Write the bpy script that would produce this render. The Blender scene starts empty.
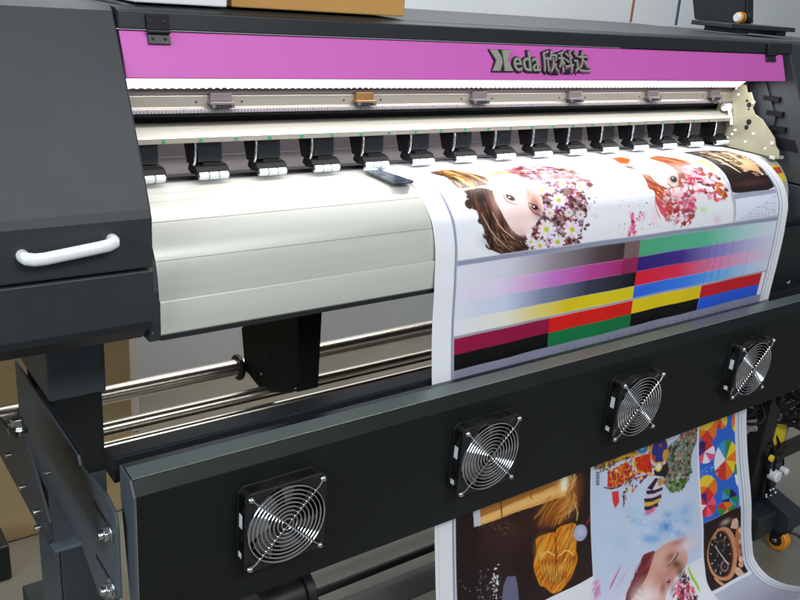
import bpy, math, random
import numpy as np
random.seed(7)
scene = bpy.context.scene
COL = scene.collection
# ------------------------------------------------------------------ materials
def lin(c):
    return tuple(((k/255)/12.92 if k/255 <= .04045 else ((k/255+.055)/1.055)**2.4) for k in c)
def material(name, rgb, rough=.5, metal=0., bump=0., bscale=400., var=0., vscale=6., emit=None, coat=0., stretch=None, spec=.5, dust=0.):
    m = bpy.data.materials.new(name); m.use_nodes = True
    nt = m.node_tree; b = nt.nodes['Principled BSDF']
    c = (*rgb, 1)
    b.inputs['Base Color'].default_value = c
    b.inputs['Roughness'].default_value = rough
    b.inputs['Metallic'].default_value = metal
    b.inputs['Specular IOR Level'].default_value = spec
    b.inputs['Coat Weight'].default_value = coat
    tc = nt.nodes.new('ShaderNodeTexCoord'); mp = nt.nodes.new('ShaderNodeMapping')
    nt.links.new(tc.outputs['Object'], mp.inputs['Vector'])
    if stretch: mp.inputs['Scale'].default_value = stretch
    if var:
        n = nt.nodes.new('ShaderNodeTexNoise'); n.inputs['Scale'].default_value = vscale; n.inputs['Detail'].default_value = 6
        nt.links.new(mp.outputs[0], n.inputs['Vector'])
        r = nt.nodes.new('ShaderNodeMapRange'); r.inputs[1].default_value = .3; r.inputs[2].default_value = .7
        r.inputs[3].default_value = 1-var; r.inputs[4].default_value = 1+var
        nt.links.new(n.outputs['Fac'], r.inputs[0])
        mx = nt.nodes.new('ShaderNodeVectorMath'); mx.operation = 'SCALE'; mx.inputs[0].default_value = rgb
        nt.links.new(r.outputs[0], mx.inputs['Scale']); nt.links.new(mx.outputs[0], b.inputs['Base Color'])
        r2 = nt.nodes.new('ShaderNodeMapRange'); r2.inputs[3].default_value = max(.02, rough-.08); r2.inputs[4].default_value = min(1, rough+.1)
        nt.links.new(n.outputs['Fac'], r2.inputs[0]); nt.links.new(r2.outputs[0], b.inputs['Roughness'])
    if bump:
        n2 = nt.nodes.new('ShaderNodeTexNoise'); n2.inputs['Scale'].default_value = bscale; n2.inputs['Detail'].default_value = 3
        nt.links.new(mp.outputs[0], n2.inputs['Vector'])
        bp = nt.nodes.new('ShaderNodeBump'); bp.inputs['Strength'].default_value = bump; bp.inputs['Distance'].default_value = .001
        nt.links.new(n2.outputs['Fac'], bp.inputs['Height']); nt.links.new(bp.outputs[0], b.inputs['Normal'])
    if emit:
        b.inputs['Emission Color'].default_value = (*emit[0], 1); b.inputs['Emission Strength'].default_value = emit[1]
    return m
M = {}
M['cabinet'] = material('powder_coated_charcoal', (.025,.030,.035), .5, bump=.12, bscale=900, var=.07, vscale=5)
M['cabinet_dark'] = material('powder_coated_black', (.014,.016,.018), .45, bump=.12, bscale=900, var=.08)
M['beam'] = material('satin_black_beam', (.012,.014,.014), .46, bump=.06, bscale=900, var=.10, vscale=9, spec=.18)
M['bracket'] = material('blue_grey_steel', (.085,.102,.118), .5, bump=.1, bscale=700, var=.08)
M['black'] = material('black_plastic', (.010,.010,.011), .38, var=.1, vscale=20)
M['arm'] = material('dark_arm_plastic', (.014,.016,.018), .26, bump=.1, bscale=1200, var=.1, vscale=30)
M['rubber'] = material('black_rubber', (.012,.012,.013), .6, spec=.15)
M['matt'] = material('matt_black_moulding', (.006,.006,.007), .6, spec=.2)
M['pink'] = material('orchid_acrylic', (.62,.115,.48), .5, var=.03, vscale=3)
M['apron'] = material('anodised_aluminium_cream', (.60,.61,.545), .34, metal=.15, bump=.03, bscale=300, var=.03, vscale=4, stretch=(1,14,14))
M['alu'] = material('brushed_aluminium', (.70,.68,.64), .26, metal=.9, bump=.12, bscale=120, var=.06, vscale=10, stretch=(1,20,20))
M['mauve'] = material('mauve_grey_aluminium', (.16,.135,.14), .4, metal=.3, var=.06, stretch=(1,20,20))
M['beam_lip'] = material('apron_reflection_lip', (.21,.25,.235), .33, metal=.4, bump=.04, bscale=600, var=.08, vscale=6)  # pale green tone is the apron's reflection put into the colour
M['alu_cream'] = material('cream_aluminium', (.44,.41,.35), .30, metal=.6, bump=.03, bscale=60, var=.05, vscale=3, stretch=(1,20,20))
M['rail_white'] = material('satin_rail_aluminium', (.60,.58,.51), .28, metal=.35, bump=.02, bscale=60, var=.04, vscale=3, stretch=(1,20,20))
M['alu_lilac'] = material('lilac_grey_aluminium', (.33,.30,.34), .4, metal=.4, var=.05, stretch=(1,20,20))
M['chrome'] = material('chrome_wire', (.82,.82,.84), .14, metal=1.)
M['steel'] = material('polished_steel_bar', (.74,.68,.58), .24, metal=1., bump=.04, bscale=200, stretch=(1,25,25))
M['zinc'] = material('zinc_plated_screw', (.60,.61,.62), .25, metal=1., var=.15, vscale=200)
M['gold'] = material('yellow_zinc_plate', (.40,.38,.27), .42, metal=.45, bump=.08, bscale=500, var=.08, vscale=25)
M['white'] = material('white_plastic', (.82,.82,.83), .3, var=.02)
M['roller'] = material('pale_rubber_roller', (.62,.67,.68), .5, var=.06, vscale=60)
M['back'] = material('mauve_grey_panel', (.40,.365,.385), .5, var=.05)
M['grey'] = material('mid_grey_sheet_metal', (.20,.19,.20), .5, var=.08)
M['brass'] = material('aged_brass', (.30,.17,.06), .35, metal=.6, var=.1, vscale=40)
M['green'] = material('green_lacquered_screw', (.02,.22,.11), .4)
M['belt'] = material('ribbed_timing_belt', (.010,.010,.012), .7, bump=.5, bscale=200)
M['card'] = material('brown_cardboard', (.52,.27,.075), .75, bump=.25, bscale=60, var=.10, vscale=5, stretch=(1,1,6))
M['carton'] = material('kraft_carton', (.66,.48,.24), .8, bump=.2, bscale=60, var=.10, vscale=4)
M['box_white'] = material('white_card', (.80,.80,.80), .7, bump=.2, bscale=80, var=.03)
M['wall'] = material('painted_wall', (.70,.74,.77), .85, bump=.15, bscale=60, var=.04, vscale=2)
M['floor'] = material('olive_grey_concrete', (.21,.195,.155), .32, bump=.1, bscale=30, var=.16, vscale=3.5)
M['orange'] = material('orange_polyurethane', (.85,.30,.02), .35)
M['yellow'] = material('yellow_label', (.85,.62,.02), .5)
M['red'] = material('red_ink', (.65,.06,.03), .5)
M['red_cable'] = material('red_cable_sheath', (.34,.10,.08), .5)
M['blue_cable'] = material('blue_grey_cable_sheath', (.09,.12,.20), .45)
M['label_white'] = material('white_label', (.75,.80,.82), .5)
M['blade'] = material('grey_fan_blade', (.12,.125,.135), .3)
M['screen'] = material('dark_screen', (.035,.040,.044), .25)
M['bag'] = material('grey_plastic_bag', (.30,.30,.29), .25, bump=.9, bscale=25, var=.2, vscale=15)
M['emblem'] = material('pewter_emblem_face', (.44,.43,.36), .35, metal=.5, bump=.3, bscale=700)
M['clip'] = material('blued_spring_steel', (.035,.05,.075), .25, metal=.3, var=.3, vscale=40)
M['led'] = material('led_strip_diffuser', (.9,.9,.9), .4, emit=((1.0,.98,1.0), 1.15))
M['led_blue'] = material('blue_indicator_lamp', (.2,.3,.9), .3, emit=((.35,.5,1.), 2.5))
M['ink'] = material('white_lettering', (.7,.72,.74), .5)
M['tick'] = material('dark_tick_ink', (.05,.05,.06), .5)

# ------------------------------------------------------------------ mesh builder
WORLD = {}
class MB:
    def __init__(s): s.v=[]; s.f=[]; s.sm=[]
    def add(s, vs, fs, smooth=False):
        o=len(s.v); s.v+= [tuple(map(float,p)) for p in vs]; s.f+= [tuple(i+o for i in f) for f in fs]; s.sm+=[smooth]*len(fs); return s
    def box(s, x0,x1,y0,y1,z0,z1):
        return s.add([(x0,y0,z0),(x1,y0,z0),(x1,y1,z0),(x0,y1,z0),(x0,y0,z1),(x1,y0,z1),(x1,y1,z1),(x0,y1,z1)],
                     [(0,3,2,1),(4,5,6,7),(0,1,5,4),(1,2,6,5),(2,3,7,6),(3,0,4,7)])
    def prism(s, pts, d):
        n=len(pts); d=np.array(d,float); P=[np.array(p,float) for p in pts]
        nrm=sum((np.cross(P[i],P[(i+1)%n]) for i in range(n)), np.zeros(3))
        if nrm@d>0: P=P[::-1]
        vs=P+[p+d for p in P]
        return s.add(vs,[tuple(range(n)),tuple(range(2*n-1,n-1,-1))]+[((i+1)%n,i,i+n,(i+1)%n+n) for i in range(n)])
    def px(s, prof, x0, x1):   # (Y,Z) outline along X
        return s.prism([(x0,y,z) for y,z in prof],(x1-x0,0,0))
    def py(s, prof, y0, y1):   # (X,Z) outline along Y
        return s.prism([(x,y0,z) for x,z in prof],(0,y1-y0,0))
    def tube(s, pts, r, n=10, cap=True, closed=False):
        P=[np.array(p,float) for p in pts]; k=len(P); rings=[]
        rr=r if hasattr(r,'__len__') else [r]*k
        up=None
        for i in range(k):
            a=P[(i-1)%k] if (closed or i>0) else P[i]; b=P[(i+1)%k] if (closed or i<k-1) else P[i]
            t=b-a; t/=np.linalg.norm(t)+1e-12
            if up is None:
                h=np.array((0,0,1.)) if abs(t[2])<.9 else np.array((1.,0,0)); up=np.cross(np.cross(t,h),t)
            up=up-t*(up@t); up/=np.linalg.norm(up)+1e-12; sd=np.cross(t,up)
            rings.append([P[i]+rr[i]*(math.cos(j*2*math.pi/n)*up+math.sin(j*2*math.pi/n)*sd) for j in range(n)])
        fs=[]
        for i in range(k if closed else k-1):
            for j in range(n):
                a=i*n+j;b=i*n+(j+1)%n;c=((i+1)%k)*n+(j+1)%n;d=((i+1)%k)*n+j; fs.append((a,b,c,d))
        s.add([q for R in rings for q in R],fs,True)
        if cap and not closed:
            o=len(s.v)-k*n; s.f.append(tuple(o+j for j in range(n))[::-1]); s.f.append(tuple(o+(k-1)*n+j for j in range(n))); s.sm+=[False,False]
        return s
    def cyl(s,a,b,r,n=24,r2=None): return s.tube([a,b],[r,r if r2 is None else r2],n)
    def ring(s,c,ax,R,r,n=48,m=6):
        c=np.array(c,float); u,v={'x':((0,1,0),(0,0,1)),'y':((1,0,0),(0,0,1)),'z':((1,0,0),(0,1,0))}[ax]; u=np.array(u,float); v=np.array(v,float)
        return s.tube([c+R*(math.cos(i*2*math.pi/n)*u+math.sin(i*2*math.pi/n)*v) for i in range(n)],r,m,closed=True)
    def ball(s,c,r,n=12,sy=1.):
        c=np.array(c,float); vs=[];fs=[]
        for i in range(n//2+1):
            th=math.pi*i/(n//2)
            for j in range(n): vs.append(c+np.array((r*math.sin(th)*math.cos(2*math.pi*j/n), sy*r*math.sin(th)*math.sin(2*math.pi*j/n), r*math.cos(th))))
        for i in range(n//2):
            for j in range(n): fs.append((i*n+j,i*n+(j+1)%n,(i+1)*n+(j+1)%n,(i+1)*n+j))
        return s.add(vs,fs,True)
    def holed(s,hole,outer,y0,y1,cx=0,cz=0,n=48):    # square plate with round hole, facing Y
        vs=[];fs=[]
        for y in (y0,y1):
            for i in range(n):
                t=2*math.pi*(i+.5)/n; c_,s_=math.cos(t),math.sin(t); k=outer/max(abs(c_),abs(s_))
                vs.append((cx+hole*c_,y,cz+hole*s_)); vs.append((cx+k*c_,y,cz+k*s_))
        for i in range(n):
            a=2*i;b=2*((i+1)%n);o=2*n
            fs+=[(a,a+1,b+1,b),(o+a,o+b,o+b+1,o+a+1),(a,b,o+b,o+a),(a+1,o+a+1,o+b+1,b+1)]
        return s.add(vs,fs)
    def build(s,name,mat,parent=None,origin=None,bevel=0.,seg=2,smooth=True):
        me=bpy.data.meshes.new(name)
        if origin is None: origin = WORLD[parent] if parent else (0,0,0)
        org=np.array(origin,float)
        me.from_pydata([tuple(np.array(p)-org) for p in s.v],[],s.f); me.validate()
        if len(me.polygons)==len(s.sm): me.polygons.foreach_set('use_smooth',s.sm)
        if any(s.sm): me.set_sharp_from_angle(angle=math.radians(40))
        me.materials.append(M[mat]); o=bpy.data.objects.new(name,me); COL.objects.link(o)
        WORLD[o]=org
        if parent: o.parent=parent; o.location=tuple(org-WORLD[parent])
        else: o.location=tuple(org)
        if bevel:
            b=o.modifiers.new('bevel','BEVEL'); b.width=bevel; b.segments=seg; b.limit_method='ANGLE'; b.angle_limit=math.radians(35)
            b.harden_normals=False
        return o
def thing(name,label,cat,loc,group=None):
    o=bpy.data.objects.new(name,None); o.empty_display_size=.05; COL.objects.link(o); o.location=loc; WORLD[o]=np.array(loc,float)
    o['label']=label; o['category']=cat
    if group: o['group']=group
    return o
def tag(o,label,cat,group=None):
    o['label']=label; o['category']=cat
    if group: o['group']=group
    return o
def kids(o): return [c for c in bpy.data.objects if c.parent is o]
def copy_part(o,parent,loc):
    c=o.copy(); COL.objects.link(c); c.parent=parent; c.location=loc
    for k in kids(o):
        d=k.copy(); COL.objects.link(d); d.parent=c
    return c

FLOOR=-.585
# ------------------------------------------------------------------ setting
f=MB().box(-3,6,-3,4.5,FLOOR-.05,FLOOR).build('floor','floor'); f['kind']='structure'
w=MB().box(-3,6,1.50,1.6,FLOOR,2.6).build('wall','wall'); w['kind']='structure'

# ------------------------------------------------------------------ the printer
P=thing('large_format_printer','large dark grey inkjet printer with pink front cover and a beam of four fans','printer',(.55,.35,FLOOR))
cab=[(.62,.245),(.62,.623),(.185,.623),(.178,.618),(.088,.440),(.0735,.408),(.070,.400),(.070,.340)]
low=[(.62,.240),(.62,.3375),(.070,.3375),(.070,.272),(.100,.240)]
low=[(.62,.236),(.62,.3375),(.0705,.3375),(.0705,.274),(.078,.262),(.112,.236)]
def cabinet(x0,x1,label):
    c=MB().px(low,x0,x1).build('side_cabinet','cabinet',P,bevel=.002); c['label']=label
    up=[(.62,.3405),(.62,.623),(.188,.623),(.178,.617),(.086,.436),(.074,.410),(.0705,.400),(.0705,.3405)]
    MB().px(up,x0,x1).build('hinged_lid','cabinet',c,bevel=.0025)
    return c
cl=cabinet(-.95,-.135,'charcoal end cabinet with a white handle on its lid')
cr=cabinet(1.275,1.75,'charcoal end cabinet with three vent slots in its inner side')
# handle of the left cabinet: grip bends out from two feet
h=MB(); pts=[(-.277,.072,.3725),(-.277,.065,.3718),(-.275,.059,.3712),(-.268,.0555,.3705),(-.258,.055,.3706),(-.202,.055,.3765),(-.191,.0555,.3777),(-.184,.059,.379),(-.182,.065,.3795),(-.182,.072,.380)]
h.tube(pts,[.0065,.0068,.0070,.0070,.0069,.0069,.0070,.0070,.0068,.0065],16)
h.build('handle','white',cl)
# vent slots and inner panels of the right cabinet
for y,z in ((.176,.505),(.161,.476),(.147,.446)):
    MB().box(1.2652,1.2752,y-.010,y+.026,z-.005,z+.005).build('vent_slot','matt',cr)
MB().px([(.165,.428),(.115,.428),(.100,.405),(.19,.405)],1.2725,1.2752).build('dark_opening','matt',cr)
MB().px([(.30,.40),(.30,.58),(.21,.545),(.165,.47),(.165,.40)],1.266,1.2752).build('inner_panel','cabinet',cr,bevel=.001)
# top housing and pink cover
MB().px([(.62,.596),(.62,.622),(.345,.6225),(.176,.6225),(.1675,.619),(.1655,.5985),(.30,.5965)],-.1345,1.2745).build('top_housing','cabinet_dark',P,bevel=.0015)
MB().px([(.62,.6229),(.62,.626),(.56,.627),(.215,.6245),(.185,.6229)],-.12,1.27).build('top_plate','cabinet',P)
cov=MB().px([(.1675,.5965),(.1715,.5965),(.1515,.5455),(.1475,.5455)],-.1335,1.245).build('front_cover','pink',P,bevel=.0012)
cov['label']='pink front cover panel with a metal emblem'
MB().px([(.1735,.5972),(.178,.5972),(.158,.5445),(.1535,.5445)],-.1335,1.249).build('cover_frame','cabinet_dark',cov)
nrm=np.array((0,-.931,.365))  # cover normal direction
def on_cover(x,z,d):    # point on the sloped pink face, d out of it
    t=(z-.5455)/(.5965-.5455); y=.1475+t*.020
    return np.array((x,y,z))+nrm*d
def cover_slab(mb,poly,d0,d1):
    Pn=[on_cover(x,z,d0) for x,z in poly]; mb.prism(Pn,nrm*(d1-d0)); return mb
def hinge(x,k=1.):
    g=MB(); w=.0135*k
    g.px([(.1648,.617),(.1618,.617),(.1612,.5975),(.1645,.5975)],x-w,x+w)
    cover_slab(g,[(x-w*.95,.582),(x+w*1.05,.582),(x+w*1.05,.5945),(x-w*.95,.5945)],.0004,.0036)
    g.cyl((x-w,.1608,.5972),(x+w,.1608,.5972),.0027,12)
    o=g.build('hinge','black',cov,bevel=.0006)
    s=MB()
    for dx in (-.0075,.0075):
        s.ball((x+dx,.1617,.6085),.0022,10,.5); c=on_cover(x+dx,.5875,.0036); s.ball(c,.0022,10,.5)
    s.build('hinge_screw','cabinet_dark',o)
hinge(-.089); hinge(1.195,1.25)
# emblem
em=MB(); 
def wr(pts,x0,z0,sx,sz): return [(x0+x*sx,z0+z*sz) for x,z in pts]
E0x,E0z,Es=.4290,.5575,.0300
xl=[(0,1),(.42,1),(.62,.62),(.62,.38),(.42,0),(0,0),(.30,.5)]
xr=[(.70,1),(1.20,1),(.95,.5),(1.20,0),(.70,0),(.70,.5)]
for poly in (xl,xr): cover_slab(em,wr(poly,E0x,E0z,Es*1.2,Es),.0030,.0050)
back=MB()
def off(poly,k):
    c=np.mean(poly,axis=0); return [tuple(np.array(p)+(np.array(p)-c)/np.linalg.norm(np.array(p)-c)*k) for p in poly]
cover_slab(back,off(wr([(0,1),(1.20,1),(.98,.5),(1.20,0),(0,0),(.28,.5)],E0x,E0z,Es*1.2,Es),.0018),.0004,.0028)
name=back.build('emblem','black',cov)
em.build('emblem_letter','emblem',name)
def text(body,x0,z0,size,mat,parent,place,ext=.001,offset=0,name='lettering',sx=1.,smooth=False):
    cu=bpy.data.curves.new(name,'FONT'); cu.body=body; cu.size=size; cu.extrude=ext; cu.offset=offset; cu.resolution_u=4
    t=bpy.data.objects.new('tmp',cu); COL.objects.link(t)
    dg=bpy.context.evaluated_depsgraph_get(); me=bpy.data.meshes.new_from_object(t.evaluated_get(dg)); bpy.data.objects.remove(t)
    if not len(me.vertices): return None
    org=WORLD[parent]
    for v in me.vertices:
        q=place(x0+v.co.x*sx, z0+v.co.y, v.co.z); v.co=tuple(np.array(q)-org)
    me.name=name; me.materials.clear(); me.materials.append(M[mat]); o=bpy.data.objects.new(name,me); COL.objects.link(o); o.parent=parent
    o.location=(0,0,0); o.matrix_parent_inverse.identity(); WORLD[o]=org.copy()
    return o
# letter face and its dark outline
for body,x,z,sz,sx in (('eda',.4735,.5580,.0420,.98),('\u6b23\u79d1\u8fbe',.5380,.5595,.0350,1.04)):
    a=text(body,x,z,sz,'emblem',cov,lambda X,Z,D:on_cover(X,Z,.0040+D),.001,.0003,'emblem_letter',sx)
    b=text(body,x,z,sz,'black',cov,lambda X,Z,D:on_cover(X,Z,.0016+D),.0012,.0024,'emblem_outline_plate',sx)
# ---------------- print gantry
gr=MB().px([(.262,.5085),(.262,.4925),(.2585,.4915),(.2585,.4855),(.42,.4855),(.42,.5085)],-.13,1.262).build('guide_rail','alu_cream',P,bevel=.0008)
MB().px([(.263,.5180),(.2635,.5090),(.42,.5090),(.42,.5180)],-.13,1.262).build('rail_cap','mauve',gr)
MB().px([(.232,.5380),(.232,.5355),(.250,.5195),(.2625,.5190),(.42,.5190),(.42,.5380)],-.13,1.262).build('upper_beam','alu',gr,bevel=.0008)
ls=MB().px([(.2318,.5338),(.2328,.5345),(.2468,.5222),(.2458,.5215)],-.12,1.235); xx=-.118
while xx<1.234: ls.ball((xx,.2462,.5222),0.0028,8,.5); xx+=.0105
ls.build('led_strip','led',gr)
MB().box(-.13,1.262,.2560,.2583,.4862,.4910).build('ruler','alu_lilac',gr)
MB().box(-.13,1.262,.3005,.31,.449,.4850).build('belt_channel','belt',gr)
MB().box(-.13,1.262,.285,.290,.4765,.4830).build('timing_belt','belt',gr)
lowr=MB().px([(.283,.4665),(.2490,.4570),(.2465,.4550),(.2465,.4475),(.251,.4475),(.30,.4475),(.30,.4665)],-.13,1.262).build('lower_rail','rail_white',P,bevel=.001)
MB().box(-.13,1.262,.2452,.2464,.4480,.4548).build('front_strip','alu_cream',lowr)
x=-.105
while x<1.25:
    MB().cyl((x,.2470,.4515),(x,.2441,.4515),.0024,12).build('rail_screw','green',lowr); x+=.0523
tk=MB(); x=-.12
while x<1.25: tk.box(x-.0003,x+.0003,.25545,.25615,.4863,.4890 if round((x+.12)/.005)%5 else .4905); x+=.005
tk.build('ruler_marks','tick',gr)
for x in (-.199+.233,.271,.504,.737,.962,1.17):
    s=MB().box(x-.018,x+.018,.250,.264,.4975,.5015); s.box(x-.016,x+.016,.255,.262,.5015,.5125)
    o=s.build('sensor_bracket','mauve' if x!=.271 else 'brass',gr,bevel=.0008)
    MB().box(x-.0175,x+.0175,.2490,.2560,.4930,.4990).build('sensor_block','black',o,bevel=.0008)
    for d in (-.014,.014): MB().cyl((x+d,.2490,.4960),(x+d,.2470,.4960),.0028,12).build('sensor_screw','zinc',o)
    for d in (-.034,.034): MB().cyl((x+d,.2623,.500),(x+d,.2612,.500),.0014,10).build('screw_hole','black',o)
MB().box(-.13,1.262,.43,.435,.3895,.452).build('rear_panel','back',P)
MB().box(-.13,1.262,.3005,.43,.382,.3890).build('rear_platen','back',P)
MB().box(-.13,1.262,.283,.300,.3895,.3935).build('feed_slot','black',P)
MB().cyl((-.13,.318,.4435),(1.262,.318,.4435),.0050,16).build('cam_shaft','alu',P)
# pinch roller arms
RX=[-.073+.0922*i for i in range(15)]
def arm(x):
    a=MB()
    a.px([(.2575,.4470),(.2555,.4190),(.2600,.4165),(.2850,.4165),(.300,.4470)],x-.0195,x+.0170)
    o=a.build('pinch_arm','arm',P,origin=(x,.26,.4),bevel=.0012)
    b=MB().px([(.2600,.4145),(.2520,.4125),(.2455,.4060),(.2500,.4020),(.2680,.4000),(.2800,.4040),(.2760,.4145)],x-.0245,x+.0245)
    b.build('roller_holder','matt',o,bevel=.0012)
    b=MB().box(x-.0125,x+.0125,.2530,.2650,.4115,.4175); b.build('arm_neck','rubber',o)
    for k in (-1,0,1): MB().cyl((x+k*.0150-.0068,.2480,.4010),(x+k*.0150+.0068,.2480,.4010),.0056,18).build('roller','roller',o,bevel=.0008)
    MB().cyl((x-.0245,.2480,.4010),(x+.0245,.2480,.4010),.0030,10).build('roller_axle','black',o)
    MB().tube([(x-.0235,.2560,.4490),(x-.0240,.2530,.4400),(x-.0265,.2510,.4200),(x-.0265,.2530,.4160)],.0020,8).build('spring_lever','zinc',o)
    MB().px([(.2620,.4470),(.2600,.4400),(.2610,.4160),(.285,.4120),(.300,.4470)],x-.0235,x-.0200).build('arm_cheek','matt',o,bevel=.0008)
    MB().cyl((x+.021,.312,.4400),(x+.030,.312,.4400),.0105,18).build('cam_wheel','black',o,bevel=.001)
    return o
a0=arm(RX[0])
for x in RX[1:]: copy_part(a0,P,(x-WORLD[P][0],.26-WORLD[P][1],.4-WORLD[P][2]))
# ---------------- platen and curved apron
def smooth_curve(pts,n):
    out=[]
    for i in range(len(pts)-1):
        p0=pts[max(i-1,0)];p1=pts[i];p2=pts[i+1];p3=pts[min(i+2,len(pts)-1)]
        for k in range(n):
            u=k/n; out.append(tuple(.5*((2*p1[c])+(-p0[c]+p2[c])*u+(2*p0[c]-5*p1[c]+4*p2[c]-p3[c])*u*u+(-p0[c]+3*p1[c]-3*p2[c]+p3[c])*u**3) for c in (0,1)))
    return out+[pts[-1]]
base=smooth_curve([(.270,.3885),(.220,.3885),(.180,.3883),(.160,.3858),(.141,.3762),(.124,.3615),(.1105,.344),(.1025,.325),(.098,.305),(.0965,.2905)],14)
AP=[]; cut=[('y',.2180),('y',.1795),('z',.3738),('z',.3345)]
for i,p_ in enumerate(base):
    AP.append(p_)
    if i<len(base)-1:
        q_=base[i+1]
        for ax,v_ in cut:
            a_,b_=(p_[0],q_[0]) if ax=='y' else (p_[1],q_[1])
            if (a_-v_)*(b_-v_)<0 and a_!=b_:
                f_=(a_-v_)/(a_-b_); c_=np.array(p_)*(1-f_)+np.array(q_)*f_; d_=np.array(q_)-np.array(p_); d_/=np.linalg.norm(d_); n_=np.array((-d_[1],d_[0]))
                if n_[1]>0: n_=-n_
                n_=n_ if n_@np.array((1,-1))>0 else -n_
                for w_,h_ in ((-.0005,0),(-.0004,.0022),(.0004,.0022),(.0005,0)): AP.append(tuple(c_+d_*w_+n_*h_))
AP+=[(.0962,.2888),(.0975,.2882),(.0972,.2873),(.0935,.2866),(.0925,.2850),(.0925,.2440),(.0955,.2410)]
def thick(prof,t=.004): return prof+[(y+t,z-t) for y,z in prof[::-1]]
ap=MB(); n=len(AP)
x0,x1=-.1195,1.2745
vs=[(x0,y,z) for y,z in AP]+[(x1,y,z) for y,z in AP]; ap.add(vs,[(i,i+n,i+n+1,i+1) for i in range(n-1)],True)
inn=[(y+.005,z-.005) for y,z in AP]
vs=[(x0,y,z) for y,z in inn]+[(x1,y,z) for y,z in inn]; ap.add(vs,[(i,i+1,i+n+1,i+n) for i in range(n-1)],True)
for X in (x0,x1): ap.add([(X,y,z) for y,z in AP]+[(X,y,z) for y,z in inn],[(i,i+1,i+n+1,i+n) for i in range(n-1)])
apron=ap.build('platen_apron','apron',P)
MB().px([(.270,.3885),(.272,.3800),(.300,.3800),(.300,.3890),(.290,.3890)],-.13,1.27).build('platen_rear_lip','alu_lilac',apron)
MB().px([(.096,.2405),(.096,.2340),(.40,.2340),(.40,.2405)],-.118,1.27).build('underside_tray','cabinet_dark',P)
ep=MB().px([(.30,.386),(.165,.386),(.138,.373),(.105,.334),(.0945,.300),(.0905,.262),(.093,.236),(.30,.236)],-.134,-.1200).build('apron_end_plate','cabinet',apron,bevel=.001)
MB().ball((-.1345,.082,.322),.0012,8).ball((-.130,.0915,.248),.0014,8).ball((-.130,.0925,.318),.0014,8).build('end_plate_screw','zinc',ep)
# warning sticker, wrapped on the curve at the right end
def on_apron(y): 
    ys=[p[0] for p in AP][::-1]; zs=[p[1] for p in AP][::-1]; return float(np.interp(y,ys,zs))
def sticker(x0,x1,ya,yb,mat,name,d):
    g=MB(); N=8; vs=[]
    i0=[(y,z) for y,z in AP if ya<=y<=yb]
    L=[(yb,on_apron(yb))]+i0+[(ya,on_apron(ya))]
    for y,z in L: vs+=[(x0,y-d,z+d),(x1,y-d,z+d)]
    g.add(vs,[(2*i,2*i+2,2*i+3,2*i+1) for i in range(len(L)-1)]); g.build(name,mat,apron)
sticker(1.236,1.266,.1085,.1340,'yellow','warning_sticker',.0014)
sticker(1.238,1.264,.120,.1300,'red','warning_sticker_mark',.0020)
MB().box(1.236,1.272,.128,.140,.3860,.3925).build('cable_cover','apron',apron,bevel=.001)
# ---------------- side plate at the right of the platen
sp=[(.257,.517),(.240,.527),(.232,.527),(.226,.512),(.217,.514),(.208,.500),(.203,.490),(.206,.482),(.197,.470),(.177,.462),(.141,.430),(.134,.414),(.124,.405),(.120,.3895),(.255,.3920),(.268,.396),(.275,.408),(.279,.440),(.277,.462),(.272,.500)]
plate=MB().px(sp,1.240,1.2435).build('side_plate','gold',P,bevel=.0006)
MB().px([(.272,.500),(.279,.440),(.275,.408),(.283,.408),(.287,.440),(.280,.500)],1.226,1.2435).build('folded_flange','gold',plate,bevel=.001)
g=MB()
for y,z,r in ((.215,.487,.0055),(.207,.452,.0062),(.210,.440,.0050),(.222,.495,.003),(.214,.478,.0022)): g.cyl((1.2395,y,z),(1.2402,y,z),r,16)
g.build('plate_hole','black',plate)
g=MB()
for y,z in ((.24,.42),(.25,.41),(.205,.41),(.19,.43),(.155,.405),(.265,.412),(.245,.505),(.235,.43)): g.cyl((1.2400,y,z),(1.2375,y,z),.0026,12)
g.ball((1.2385,.205,.494),.0042,10).ball((1.2385,.142,.418),.0040,10)
g.build('plate_screw','white',plate)
g=MB().tube([(1.232,.262,.478),(1.232,.255,.470),(1.234,.247,.452),(1.234,.243,.440)],.0036,10).cyl((1.2385,.262,.476),(1.222,.262,.476),.009,14)
g.build('lever','white',plate); g=MB().cyl((1.236,.28,.488),(1.205,.28,.488),.0042,12).cyl((1.236,.28,.502),(1.205,.28,.502),.0042,12).box(1.203,1.209,.274,.286,.482,.508).box(1.222,1.228,.274,.286,.482,.508)
g.build('roller_yoke','white',plate); MB().tube([(1.236,.252,.515),(1.236,.246,.545)],.0028,8).build('pin','white',plate)
# ---------------- black support bracket under the apron
sb=MB().px([(.52,.232),(.30,.232),(.335,.150),(.325,.005),(.35,-.030),(.455,-.075),(.530,-.060),(.548,.020),(.505,.075)],.214,.219)
sb.box(.219,.262,.333,.338,-.022,.232)
br=sb.build('feed_bracket','matt',P,bevel=.001)
g=MB()
for i in range(8):
    for j in range(7): g.box(.2136,.2142,.372+i*.015,.374+i*.015,-.02+j*.018,-.009+j*.018)
g.build('perforation','cabinet_dark',br)
g=MB()
for y,z in ((.44,.14),(.36,.12),(.50,.05),(.40,.19),(.46,-.04)): g.ball((.2135,y,z),.0022,8)
g.build('bracket_screw','zinc',br)
# ---------------- round bars
MB().cyl((-.60,.55,-.063),(1.45,.55,-.063),.0175,28).build('support_bar','steel',P)
MB().cyl((.205,.55,-.063),(.2135,.55,-.063),.026,28).build('bar_collar','black',P,bevel=.002)
MB().cyl((-.112,.44,-.0690),(1.40,.44,-.0690),.0125,24).build('support_bar','steel',P)
MB().cyl((-.112,.40,-.0790),(1.40,.40,-.0790),.0085,24).build('support_bar','steel',P)
MB().box(-.112,1.40,.395,.43,-.104,-.096).build('bar_tray','cabinet_dark',P)
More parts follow.
